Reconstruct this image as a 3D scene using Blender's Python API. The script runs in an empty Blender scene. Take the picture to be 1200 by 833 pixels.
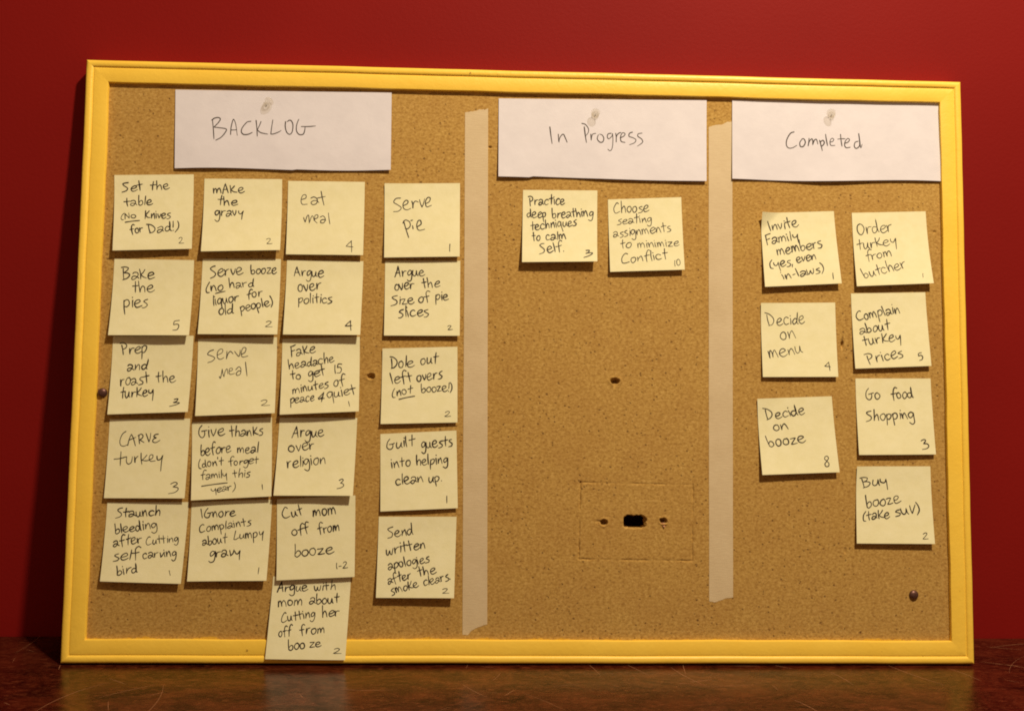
import bpy, bmesh, math, random
import numpy as np
from mathutils import Vector, Matrix

# ------------------------------------------------------------------ camera, world, light
CAM_LOC = [-56.64, -963.21, 350.03]
CAM_ROT = [[0.999104, -0.01364, -0.040062], [-0.039439, 0.043242, -0.998286], [0.015349, 0.998972, 0.042665]]
LENS = 33.840
LEAN = 6.600
sc = bpy.context.scene
MM = 0.001
la = math.radians(LEAN)
BW, BH = 914.0, 606.0              # board size, mm
FOOT = -16.0                       # board back face (local z, mm)
UPV = Vector((0, math.sin(la), math.cos(la)))
NRM = Vector((0, -math.cos(la), math.sin(la)))

def board_matrix():
    """board space (mm: x right, y up the board, z out of it, origin at its centre) -> world (m)"""
    m = Matrix(((1, 0, 0, 0), (0, UPV.y, NRM.y, 0), (0, UPV.z, NRM.z, 0), (0, 0, 0, 1)))
    return Matrix.Scale(MM, 4) @ m @ Matrix.Translation((0, BH / 2, -FOOT))
BM = board_matrix()
def wpt(x, y, z): return BM @ Vector((x, y, z))

cam_d = bpy.data.cameras.new('camera'); cam = bpy.data.objects.new('camera', cam_d)
sc.collection.objects.link(cam); sc.camera = cam
cam_d.sensor_fit = 'HORIZONTAL'; cam_d.sensor_width = 36; cam_d.lens = LENS
cam_d.clip_start = 0.02; cam_d.clip_end = 50
cam.matrix_world = Matrix.Translation(Vector(CAM_LOC) * MM) @ Matrix(CAM_ROT).to_4x4()

world = bpy.data.worlds.new('World'); sc.world = world; world.use_nodes = True
bg = world.node_tree.nodes['Background']
bg.inputs['Color'].default_value = (1.0, 0.60, 0.36, 1); bg.inputs['Strength'].default_value = 0.22

LAMP = wpt(580, 1420, 1130)
ld = bpy.data.lights.new('ceiling_lamp', 'AREA'); ld.shape = 'DISK'; ld.size = 0.11
ld.energy = 45.5; ld.color = (1.0, 0.81, 0.585)
lo = bpy.data.objects.new('ceiling_lamp', ld); sc.collection.objects.link(lo)
lo.location = LAMP
lo.rotation_euler = (wpt(60, -20, 0) - LAMP).to_track_quat('-Z', 'Y').to_euler()

sc.view_settings.view_transform = 'Standard'; sc.view_settings.look = 'None'
sc.view_settings.exposure = 0.0; sc.view_settings.gamma = 1.0
sc.view_settings.use_curve_mapping = False
sc.render.engine = 'CYCLES'
sc.cycles.pixel_filter_type = 'BLACKMAN_HARRIS'
sc.cycles.filter_width = 1.9
sc.cycles.max_bounces = 8; sc.cycles.transmission_bounces = 8; sc.cycles.caustics_refractive = True

# ------------------------------------------------------------------ measured layout (board mm)
NOTES = [
  ('n1', [[-425.91, 184.53], [-345.79, 187.0], [-343.6, 109.08], [-422.15, 105.61]], 6.8, 5.95, [['Set', 0.094, 0.2223, 0.3561, 0.2011, 0.068], ['the', 0.4398, 0.2022, 0.6855, 0.1984, 0.0656], ['table', 0.1277, 0.416, 0.4831, 0.397, 0.0654], ['(No', 0.0856, 0.5924, 0.2811, 0.5714, 0.0491], ['Knives', 0.3843, 0.5843, 0.7146, 0.5835, 0.0617], ['_', 0.1452, 0.6276, 0.3269, 0.6079], ['for', 0.2126, 0.7793, 0.3756, 0.7623, 0.0657], ['Dad!)', 0.4405, 0.7801, 0.823, 0.7469, 0.0687]], ['2', 0.8276, 0.9266, 0.8957, 0.9254, 0.0498]),
  ('n2', [[-334.8, 182.75], [-255.82, 183.9], [-254.22, 108.88], [-333.85, 106.22]], 7.6499999999999995, 8.5, [['mAKe', 0.112, 0.2077, 0.5082, 0.1881, 0.0689], ['the', 0.1701, 0.3649, 0.4229, 0.3654, 0.0686], ['gravy', 0.1442, 0.5141, 0.5024, 0.5047, 0.0739]], ['2', 0.8216, 0.9117, 0.8967, 0.9086, 0.0512]),
  ('n3', [[-249.53, 182.25], [-171.14, 182.84], [-170.62, 105.62], [-248.92, 105.2]], 5.1, 5.95, [['~~', [[(0.1809, 0.2508, 0), (0.2336, 0.229, 0), (0.2324, 0.1869, 0), (0.1926, 0.1944, 0), (0.1718, 0.258, 0), (0.1894, 0.3139, 0), (0.256, 0.313, 0)], [(0.3003, 0.2281, 0), (0.34, 0.2135, 0), (0.3808, 0.2411, 0), (0.3757, 0.2974, 0), (0.3296, 0.3191, 0), (0.3021, 0.2914, 0), (0.3347, 0.2628, 0), (0.3815, 0.265, 0), (0.4048, 0.29, 0)], [(0.4313, 0.1349, 0), (0.447, 0.2191, 0), (0.4725, 0.3242, 0)], [(0.3871, 0.227, 0), (0.4335, 0.2165, 0), (0.4867, 0.2045, 0)], [(0.2107, 0.4958, 0), (0.2339, 0.5613, 1), (0.2339, 0.5613, 1), (0.2542, 0.4813, 0), (0.2764, 0.467, 0), (0.2874, 0.5718, 1), (0.2874, 0.5718, 1), (0.3141, 0.4805, 0), (0.3341, 0.4803, 0), (0.349, 0.5361, 0)], [(0.355, 0.515, 0), (0.3944, 0.4935, 0), (0.3934, 0.4585, 0), (0.3603, 0.4659, 0), (0.3554, 0.529, 0), (0.3899, 0.5705, 0)], [(0.4275, 0.4861, 0), (0.4671, 0.4716, 0), (0.4949, 0.5132, 0), (0.4762, 0.5625, 0), (0.4363, 0.563, 0), (0.442, 0.5279, 0), (0.4818, 0.5204, 0), (0.5021, 0.5341, 0)], [(0.5327, 0.4287, 0), (0.5412, 0.4987, 0), (0.5567, 0.5824, 0)]]]], ['4', 0.7725, 0.9497, 0.8658, 0.9556, 0.0975]),
  ('n4', [[-150.67, 181.48], [-72.95, 183.66], [-72.07, 106.09], [-149.27, 103.8]], 4.25, 5.1, [['~~', [[(0.2109, 0.1966, 0), (0.1501, 0.2031, 0), (0.1206, 0.2516, 0), (0.1709, 0.2868, 0), (0.2212, 0.329, 0), (0.185, 0.3732, 0), (0.1174, 0.3809, 0)], [(0.2455, 0.3014, 0), (0.2995, 0.274, 0), (0.3101, 0.2393, 0), (0.2789, 0.2293, 0), (0.2453, 0.2735, 0), (0.2524, 0.3363, 0), (0.3, 0.3576, 0), (0.3473, 0.3372, 0)], [(0.3603, 0.2397, 0), (0.3742, 0.2886, 0), (0.3745, 0.3374, 1), (0.3745, 0.3374, 1), (0.3809, 0.2748, 0), (0.4079, 0.2401, 0), (0.4487, 0.2544, 0)], [(0.4621, 0.2197, 0), (0.476, 0.2756, 0), (0.4966, 0.3246, 1), (0.4966, 0.3246, 1), (0.5167, 0.269, 0), (0.53, 0.2063, 0)], [(0.544, 0.2762, 0), (0.5914, 0.2487, 0), (0.6048, 0.1999, 0), (0.5707, 0.1927, 0), (0.5411, 0.2483, 0), (0.5578, 0.3182, 0), (0.623, 0.2979, 0)], [(0.2535, 0.5103, 0), (0.2812, 0.608, 0), (0.3226, 0.7364, 0)], [(0.2442, 0.538, 0), (0.2737, 0.4966, 0), (0.3281, 0.518, 0), (0.3419, 0.5739, 0), (0.3083, 0.6152, 0), (0.2744, 0.6079, 0)], [(0.3718, 0.5742, 0), (0.3802, 0.6202, 0)], [(0.3483, 0.5043, 0), (0.3754, 0.4976, 0)], [(0.437, 0.5888, 0), (0.4843, 0.5545, 0), (0.4772, 0.5057, 0), (0.4433, 0.5123, 0), (0.4274, 0.5818, 0), (0.4576, 0.6378, 0), (0.5349, 0.6247, 0)]]]], ['1', 0.8604, 0.9284, 0.8809, 0.9287, 0.0697]),
  ('n5', [[-422.32, 98.24], [-342.41, 98.29], [-342.79, 20.83], [-423.23, 19.94]], 6.8, 7.6499999999999995, [['Bake', 0.106, 0.2708, 0.5061, 0.2543, 0.0844], ['the', 0.2524, 0.4452, 0.5119, 0.4246, 0.0815], ['pies', 0.1531, 0.6349, 0.4497, 0.6217, 0.089]], ['5', 0.7905, 0.9334, 0.8822, 0.9264, 0.0809]),
  ('n6', [[-333.75, 99.82], [-254.73, 100.91], [-254.83, 22.94], [-334.72, 22.35]], 5.95, 7.6499999999999995, [['Serve', 0.1035, 0.2485, 0.5159, 0.1985, 0.0829], ['booze', 0.6136, 0.1953, 0.9462, 0.1897, 0.0691], ['(no', 0.0583, 0.4408, 0.2809, 0.4192, 0.0713], ['hard', 0.3508, 0.3915, 0.6681, 0.3627, 0.0659], ['_', 0.1858, 0.4607, 0.3101, 0.43], ['liquor', 0.163, 0.6174, 0.484, 0.5615, 0.0708], ['for', 0.5861, 0.5297, 0.7788, 0.492, 0.0655], ['old', 0.2422, 0.7458, 0.4285, 0.7245, 0.0746], ['people)', 0.5181, 0.7065, 0.9271, 0.6069, 0.0678]], ['2', 0.8318, 0.9017, 0.9285, 0.9039, 0.0484]),
  ('n7', [[-248.49, 99.89], [-170.78, 100.21], [-171.6, 23.66], [-249.28, 23.13]], 6.8, 7.6499999999999995, [['Argue', 0.0977, 0.2121, 0.4787, 0.2213, 0.0753], ['over', 0.1554, 0.4268, 0.46, 0.3887, 0.0889], ['politics', 0.1698, 0.579, 0.6089, 0.5677, 0.072]], ['4', 0.7996, 0.9394, 0.889, 0.9387, 0.0828]),
  ('n8', [[-148.52, 101.03], [-71.45, 102.4], [-70.89, 24.61], [-147.86, 23.8]], 4.25, 4.25, [['Argue', 0.1265, 0.2172, 0.5218, 0.1934, 0.0746], ['over', 0.1293, 0.3965, 0.3879, 0.3727, 0.0799], ['the', 0.4966, 0.3643, 0.7275, 0.3475, 0.0743], ['Size', 0.0847, 0.5987, 0.3904, 0.5678, 0.0687], ['of', 0.4447, 0.5608, 0.6006, 0.5427, 0.0686], ['pie', 0.6683, 0.5261, 0.8377, 0.5257, 0.0713], ['slices', 0.1797, 0.7602, 0.5892, 0.7316, 0.0822]], ['2', 0.8347, 0.9218, 0.9049, 0.9147, 0.0381]),
  ('n9', [[-420.49, 19.22], [-340.28, 21.11], [-341.7, -55.95], [-421.05, -59.39]], 5.95, 6.8, [['Prep', 0.108, 0.2379, 0.4303, 0.2163, 0.0793], ['and', 0.2005, 0.4441, 0.4464, 0.4357, 0.0743], ['roast', 0.1205, 0.6405, 0.4846, 0.6096, 0.0822], ['the', 0.5677, 0.6116, 0.8048, 0.5998, 0.0777], ['turkey', 0.1382, 0.7995, 0.5477, 0.7739, 0.0731]], ['~', [[0.8157, 0.8325], [0.8606, 0.8257], [0.8461, 0.8576], [0.8084, 0.8726], [0.8577, 0.8741], [0.8868, 0.8804], [0.8404, 0.9032], [0.7641, 0.921]]]),
  ('n10', [[-335.62, 17.84], [-256.42, 20.86], [-255.15, -56.22], [-334.22, -59.96]], 6.8, 7.6499999999999995, [['~~', [[(0.1981, 0.1463, 0), (0.1474, 0.1651, 0), (0.1232, 0.2047, 0), (0.1753, 0.2263, 0), (0.2149, 0.2542, 0), (0.1842, 0.2936, 0), (0.1271, 0.3121, 0)], [(0.2521, 0.215, 0), (0.3027, 0.1894, 0), (0.3142, 0.1493, 0), (0.2816, 0.139, 0), (0.247, 0.1812, 0), (0.2494, 0.2485, 0), (0.2864, 0.2737, 0), (0.3307, 0.2507, 0)], [(0.3666, 0.1709, 0), (0.3646, 0.2247, 0), (0.3611, 0.2718, 1), (0.3611, 0.2718, 1), (0.3807, 0.205, 0), (0.4119, 0.1721, 0), (0.4455, 0.2067, 0)], [(0.4638, 0.1735, 0), (0.4978, 0.2216, 0), (0.5205, 0.2398, 0), (0.5322, 0.2023, 0), (0.5345, 0.1551, 0)], [(0.5495, 0.2163, 0), (0.5941, 0.1905, 0), (0.6079, 0.1368, 0), (0.5725, 0.1291, 0), (0.5486, 0.1893, 0), (0.5636, 0.2504, 0), (0.6347, 0.2389, 0)], [(0.279, 0.4974, 0), (0.2953, 0.5207, 0), (0.3061, 0.4648, 0), (0.314, 0.398, 1), (0.314, 0.398, 1), (0.3255, 0.4654, 0), (0.3398, 0.506, 1), (0.3398, 0.506, 1), (0.3503, 0.4393, 0), (0.3747, 0.3998, 0), (0.3861, 0.4672, 0)], [(0.4017, 0.4342, 0), (0.44, 0.4219, 0), (0.4391, 0.395, 0), (0.407, 0.4008, 0), (0.4024, 0.4543, 0), (0.4225, 0.475, 0), (0.4737, 0.4632, 0)], [(0.485, 0.4165, 0), (0.5225, 0.3773, 0), (0.5494, 0.405, 0), (0.5452, 0.4721, 0), (0.507, 0.4911, 0), (0.4931, 0.4638, 0), (0.5244, 0.4311, 0), (0.5505, 0.4386, 0)], [(0.6049, 0.319, 0), (0.6169, 0.407, 0), (0.6304, 0.5016, 0)]]]], ['2', 0.8186, 0.8996, 0.9383, 0.9012, 0.051]),
  ('n11', [[-250.93, 19.06], [-172.73, 22.49], [-171.34, -53.51], [-250.31, -57.7]], 6.8, 6.8, [['Fake', 0.0995, 0.2407, 0.4258, 0.1965, 0.08], ['headache', 0.092, 0.4089, 0.6661, 0.329, 0.0712], ['to', 0.1159, 0.5458, 0.252, 0.5373, 0.0653], ['get', 0.3426, 0.5175, 0.5579, 0.4982, 0.0738], ['15', 0.6758, 0.4806, 0.7747, 0.4814, 0.0742], ['minutes', 0.1479, 0.7362, 0.6074, 0.6595, 0.0648], ['of', 0.6728, 0.6552, 0.817, 0.6404, 0.0709], ['peace', 0.1261, 0.8601, 0.4291, 0.8376, 0.0644], ['&', 0.4747, 0.8435, 0.5592, 0.8403, 0.0675], ['quiet', 0.5912, 0.8146, 0.9573, 0.7643, 0.0744]], ['1', 0.881, 0.9317, 0.894, 0.9282, 0.0432]),
  ('n12', [[-149.3, 10.72], [-73.09, 13.68], [-71.9, -63.59], [-149.45, -65.98]], 4.25, 3.4, [['Dole', 0.1027, 0.2661, 0.416, 0.246, 0.0801], ['out', 0.5041, 0.2233, 0.7353, 0.2192, 0.076], ['left', 0.1282, 0.4749, 0.4055, 0.4444, 0.0751], ['overs', 0.4598, 0.4497, 0.7975, 0.4125, 0.0792], ['(not', 0.139, 0.6487, 0.4081, 0.6032, 0.0649], ['booze!)', 0.5159, 0.6002, 0.9329, 0.5851, 0.065], ['_', 0.2315, 0.6803, 0.4384, 0.6417]], ['2', 0.827, 0.9238, 0.9095, 0.9189, 0.0464]),
  ('n13', [[-420.52, -64.23], [-340.81, -62.63], [-342.27, -141.86], [-421.66, -142.32]], 4.25, 5.1, [['~~', [[(0.2105, 0.1543, 0), (0.1682, 0.1905, 0), (0.1418, 0.2684, 0), (0.1525, 0.3271, 0), (0.1922, 0.3442, 0), (0.2358, 0.3275, 0)], [(0.2427, 0.334, 0), (0.2563, 0.2561, 0), (0.2797, 0.1912, 1), (0.2797, 0.1912, 1), (0.3065, 0.2434, 0), (0.3391, 0.341, 0)], [(0.2508, 0.2691, 0), (0.2942, 0.2498, 0), (0.3376, 0.2306, 0)], [(0.3741, 0.2049, 0), (0.3778, 0.2568, 0), (0.3884, 0.3153, 0)], [(0.3617, 0.2113, 0), (0.3987, 0.192, 0), (0.4256, 0.2117, 0), (0.4152, 0.2441, 0), (0.3872, 0.2634, 1), (0.3872, 0.2634, 1), (0.4179, 0.283, 0), (0.4446, 0.2988, 0)], [(0.462, 0.186, 0), (0.4853, 0.2445, 0), (0.5041, 0.2939, 1), (0.5041, 0.2939, 1), (0.5167, 0.2382, 0), (0.5189, 0.1799, 0)], [(0.6152, 0.1935, 0), (0.5775, 0.1997, 0), (0.5603, 0.2256, 0), (0.593, 0.2387, 1), (0.593, 0.2387, 1), (0.5562, 0.2579, 0), (0.5522, 0.2903, 0), (0.591, 0.2996, 0), (0.6397, 0.2714, 0)], [(0.1652, 0.4143, 0), (0.1652, 0.5027, 0), (0.1678, 0.591, 0)], [(0.0848, 0.5089, 0), (0.1586, 0.5001, 0), (0.2402, 0.4769, 0)], [(0.2407, 0.4834, 0), (0.2411, 0.5419, 0), (0.2662, 0.5705, 0), (0.303, 0.5485, 0), (0.3106, 0.4772, 0)], [(0.3362, 0.4773, 0), (0.3424, 0.5292, 0), (0.3481, 0.5551, 1), (0.3481, 0.5551, 1), (0.3508, 0.5033, 0), (0.3804, 0.471, 0)], [(0.4159, 0.4322, 0), (0.421, 0.5035, 0), (0.435, 0.5748, 0)], [(0.4903, 0.4584, 0), (0.4587, 0.4971, 0), (0.4313, 0.523, 1), (0.4313, 0.523, 1), (0.4802, 0.5296, 0), (0.5242, 0.5232, 0)], [(0.5238, 0.5168, 0), (0.5605, 0.4975, 0), (0.5641, 0.4587, 0), (0.5323, 0.4586, 0), (0.5203, 0.5038, 0), (0.5442, 0.5362, 0), (0.6009, 0.5299, 0)], [(0.6158, 0.4718, 0), (0.6254, 0.5171, 0), (0.663, 0.5107, 0), (0.6885, 0.4591, 1), (0.6885, 0.4591, 1), (0.6779, 0.5431, 0), (0.676, 0.6593, 0)]]]], ['3', 0.8065, 0.9324, 0.9192, 0.9232, 0.08]),
  ('n14', [[-338.87, -66.42], [-259.27, -60.39], [-256.57, -139.17], [-335.63, -143.77]], 5.95, 5.1, [['Give', 0.0804, 0.2034, 0.4026, 0.1934, 0.0819], ['thanks', 0.467, 0.2171, 0.8875, 0.2148, 0.0736], ['before', 0.1027, 0.4353, 0.4818, 0.416, 0.0737], ['meal', 0.565, 0.4327, 0.8258, 0.4392, 0.0707], ["(don't", 0.0852, 0.5893, 0.3874, 0.5766, 0.0578], ['forget', 0.4578, 0.5833, 0.8268, 0.5759, 0.0549], ['family', 0.1129, 0.7404, 0.4401, 0.7298, 0.0551], ['this', 0.5168, 0.7406, 0.7267, 0.7418, 0.0548], ['_', 0.1268, 0.8275, 0.4472, 0.8019], ['year)', 0.25, 0.9151, 0.5438, 0.8943, 0.0522]], ['1', 0.8861, 0.91, 0.905, 0.9084, 0.0362]),
  ('n15', [[-251.48, -60.82], [-173.49, -60.17], [-175.29, -137.84], [-254.14, -138.31]], 6.8, 7.6499999999999995, [['Argue', 0.169, 0.2477, 0.5733, 0.2427, 0.0804], ['over', 0.1414, 0.4404, 0.4664, 0.4105, 0.0824], ['religion', 0.1379, 0.6538, 0.6221, 0.5908, 0.079]], ['3', 0.8007, 0.91, 0.8728, 0.9033, 0.0676]),
  ('n16', [[-149.81, -76.12], [-72.87, -71.68], [-70.31, -149.68], [-147.94, -153.61]], 3.4, 3.4, [['Guilt', 0.0768, 0.2077, 0.447, 0.1713, 0.0804], ['guests', 0.534, 0.2087, 0.9431, 0.1943, 0.0722], ['into', 0.1368, 0.4502, 0.3915, 0.4259, 0.0717], ['helping', 0.465, 0.4332, 0.8795, 0.4149, 0.0717], ['clean', 0.1964, 0.6748, 0.5567, 0.6381, 0.0764], ['up.', 0.6231, 0.6569, 0.8029, 0.6425, 0.0711]], ['1', 0.8558, 0.9288, 0.8717, 0.9295, 0.0547]),
  ('n17', [[-419.53, -146.8], [-339.29, -145.89], [-342.58, -225.47], [-421.62, -223.54]], 5.95, 6.8, [['Staunch', 0.1096, 0.1964, 0.6589, 0.1631, 0.07], ['bleeding', 0.1164, 0.403, 0.6308, 0.3255, 0.0674], ['after', 0.1189, 0.5647, 0.4659, 0.5081, 0.0675], ['Cutting', 0.5194, 0.5393, 0.9126, 0.4869, 0.0538], ['self', 0.1291, 0.7393, 0.4473, 0.7107, 0.0727], ['carving', 0.4912, 0.7059, 0.9056, 0.6696, 0.0616], ['bird', 0.1981, 0.9189, 0.4502, 0.8734, 0.0648]], ['1', 0.857, 0.907, 0.8666, 0.9042, 0.038]),
  ('n18', [[-336.47, -146.18], [-256.75, -142.82], [-258.72, -222.02], [-336.74, -223.19]], 5.95, 6.8, [['IGnore', 0.1232, 0.2057, 0.5475, 0.1924, 0.0645], ['Complaints', 0.1085, 0.3935, 0.7518, 0.3099, 0.057], ['about', 0.1574, 0.555, 0.4601, 0.5264, 0.0623], ['Lumpy', 0.5412, 0.4922, 0.9131, 0.4623, 0.0617], ['gravy', 0.2518, 0.7122, 0.6369, 0.6863, 0.0676]], ['1', 0.885, 0.922, 0.8976, 0.9221, 0.0463]),
  ('n19', [[-251.89, -142.48], [-173.64, -137.99], [-172.2, -218.34], [-249.39, -222.1]], 4.2, 4.2, [['Cut', 0.074, 0.2521, 0.3295, 0.211, 0.0733], ['mom', 0.4542, 0.2446, 0.7546, 0.2183, 0.0756], ['off', 0.1937, 0.4636, 0.41, 0.4355, 0.0733], ['from', 0.528, 0.4561, 0.8023, 0.4283, 0.0694], ['booze', 0.2153, 0.7265, 0.72, 0.6996, 0.0785]], ['1-2', 0.761, 0.8935, 0.9113, 0.8836, 0.0455]),
  ('n20', [[-253.49, -218.79], [-176.22, -218.95], [-179.01, -298.45], [-257.39, -297.66]], 9, 9.5, [['Argue', 0.0644, 0.1926, 0.4475, 0.1708, 0.0661], ['with', 0.5392, 0.1702, 0.8131, 0.1593, 0.0608], ['mom', 0.0931, 0.3745, 0.4042, 0.3444, 0.0691], ['about', 0.4886, 0.3399, 0.8646, 0.3181, 0.0678], ['Cutting', 0.1508, 0.5603, 0.5737, 0.4946, 0.0596], ['her', 0.6645, 0.4937, 0.8898, 0.4768, 0.0696], ['off', 0.1397, 0.7362, 0.2957, 0.7162, 0.0615], ['from', 0.4052, 0.7114, 0.7183, 0.6752, 0.0676], ['boo', 0.2761, 0.8893, 0.4837, 0.8663, 0.0682], ['ze', 0.5342, 0.8561, 0.6811, 0.8459, 0.0584]], ['2', 0.841, 0.9226, 0.9393, 0.9215, 0.0387]),
  ('n21', [[-149.62, -159.08], [-71.43, -158.54], [-72.69, -238.45], [-150.39, -238.47]], 5.95, 6.8, [['Send', 0.1159, 0.2617, 0.4444, 0.2182, 0.0736], ['written', 0.1108, 0.4783, 0.6084, 0.3887, 0.0709], ['apologies', 0.144, 0.6577, 0.6669, 0.559, 0.0632], ['after', 0.1508, 0.8406, 0.4376, 0.7639, 0.0631], ['the', 0.5287, 0.7383, 0.7571, 0.6997, 0.063], ['smoke', 0.1951, 0.9663, 0.5398, 0.8641, 0.063], ['clears.', 0.6049, 0.8513, 0.9494, 0.7719, 0.0604]], ['2', 0.8438, 0.9418, 0.9352, 0.9377, 0.0402]),
  ('n22', [[-7.38, 177.84], [70.18, 178.91], [69.45, 103.07], [-8.01, 101.13]], 6.8, 8.5, [['Practice', 0.084, 0.2111, 0.5552, 0.195, 0.0719], ['deep', 0.0591, 0.383, 0.3167, 0.3758, 0.0686], ['breathing', 0.3919, 0.3902, 0.9441, 0.3626, 0.0719], ['techniques', 0.1085, 0.5613, 0.7222, 0.4884, 0.0684], ['to', 0.1304, 0.7077, 0.2384, 0.7027, 0.0681], ['calm', 0.3129, 0.7031, 0.5855, 0.6818, 0.0684], ['Self.', 0.2267, 0.8812, 0.5591, 0.8529, 0.0764]], ['~', [[0.8504, 0.844], [0.896, 0.8444], [0.8781, 0.8729], [0.8449, 0.8869], [0.903, 0.8774], [0.939, 0.8849], [0.892, 0.9188], [0.8202, 0.9438]]]),
  ('n23', [[81.24, 169.57], [158.24, 173.64], [160.8, 96.56], [83.31, 93.0]], 4.25, 5.1, [['Choose', 0.071, 0.1923, 0.5456, 0.1834, 0.0804], ['seating', 0.1149, 0.3439, 0.5815, 0.3276, 0.0657], ['assignments', 0.0604, 0.527, 0.8462, 0.4641, 0.0681], ['to', 0.1453, 0.6851, 0.2979, 0.673, 0.0677], ['minimize', 0.3804, 0.6854, 0.9402, 0.672, 0.0634], ['Conflict', 0.1523, 0.8888, 0.7804, 0.8495, 0.0756]], ['10', 0.8583, 0.9497, 0.9507, 0.9414, 0.053]),
  ('n24', [[242.0, 158.37], [319.97, 162.1], [325.24, 84.87], [244.53, 79.98]], 5.95, 5.95, [['Invite', 0.108, 0.2479, 0.5041, 0.1961, 0.0776], ['Family', 0.0421, 0.43, 0.4897, 0.368, 0.0705], ['members', 0.1873, 0.5821, 0.8026, 0.4901, 0.0753], ['(yes,', 0.0818, 0.7542, 0.3926, 0.723, 0.0657], ['even', 0.4359, 0.6888, 0.7042, 0.655, 0.0666], ['in-laws)', 0.2373, 0.9127, 0.7965, 0.8275, 0.0622]], ['1', 0.8939, 0.9383, 0.9074, 0.9389, 0.0519]),
  ('n25', [[339.17, 160.62], [418.32, 163.84], [422.37, 86.59], [341.54, 82.26]], 5.1, 6.8, [['Order', 0.0701, 0.3075, 0.5372, 0.2601, 0.0916], ['turkey', 0.0498, 0.5046, 0.5689, 0.4402, 0.0787], ['from', 0.1521, 0.6612, 0.4993, 0.6075, 0.0722], ['butcher', 0.1016, 0.899, 0.6739, 0.7697, 0.0816]], ['1', 0.8696, 0.9125, 0.8764, 0.9127, 0.0359]),
  ('n26', [[241.24, 63.59], [320.06, 65.39], [320.96, -12.26], [242.17, -13.44]], 3.4, 4.25, [['Decide', 0.0795, 0.3114, 0.5809, 0.2794, 0.0922], ['on', 0.2582, 0.5001, 0.4575, 0.4706, 0.0945], ['menu', 0.0927, 0.7485, 0.5384, 0.6785, 0.094]], ['4', 0.8278, 0.9133, 0.9048, 0.9176, 0.0618]),
  ('n27', [[337.01, 75.18], [416.21, 77.78], [419.27, 0.33], [338.94, -3.61]], 4.25, 4.25, [['Complain', 0.0598, 0.3651, 0.6445, 0.2717, 0.0773], ['about', 0.0894, 0.5442, 0.4912, 0.4974, 0.0753], ['turkey', 0.1267, 0.7018, 0.6238, 0.6458, 0.0761], ['Prices', 0.165, 0.9458, 0.6415, 0.8651, 0.0806]], ['5', 0.8458, 0.9224, 0.904, 0.9149, 0.0628]),
  ('n28', [[236.65, -35.9], [315.12, -32.32], [320.51, -110.2], [240.11, -113.67]], 5.95, 5.1, [['Decide', 0.0978, 0.2819, 0.6191, 0.222, 0.0795], ['on', 0.201, 0.4351, 0.3921, 0.412, 0.076], ['booze', 0.111, 0.6405, 0.5985, 0.5947, 0.0804]], ['8', 0.8077, 0.9276, 0.8812, 0.9262, 0.0898]),
  ('n29', [[340.4, -13.58], [419.95, -12.57], [422.36, -91.13], [341.5, -92.42]], 4.25, 4.25, [['Go', 0.132, 0.2834, 0.322, 0.2633, 0.0818], ['food', 0.4633, 0.2772, 0.757, 0.2477, 0.0766], ['Shopping', 0.1111, 0.5599, 0.7517, 0.5259, 0.0752]], ['3', 0.8336, 0.933, 0.9187, 0.923, 0.0716]),
  ('n30', [[340.09, -104.28], [417.81, -103.58], [418.69, -182.35], [337.65, -182.4]], 4.25, 5.1, [['Buy', 0.0786, 0.2773, 0.4152, 0.2426, 0.0796], ['booze', 0.1237, 0.5395, 0.5845, 0.4756, 0.0799], ['(take', 0.0817, 0.7039, 0.4305, 0.6672, 0.0679], ['suV)', 0.5048, 0.6434, 0.8407, 0.6002, 0.0735]], ['2', 0.8388, 0.9433, 0.92, 0.9403, 0.0481]),
]
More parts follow.
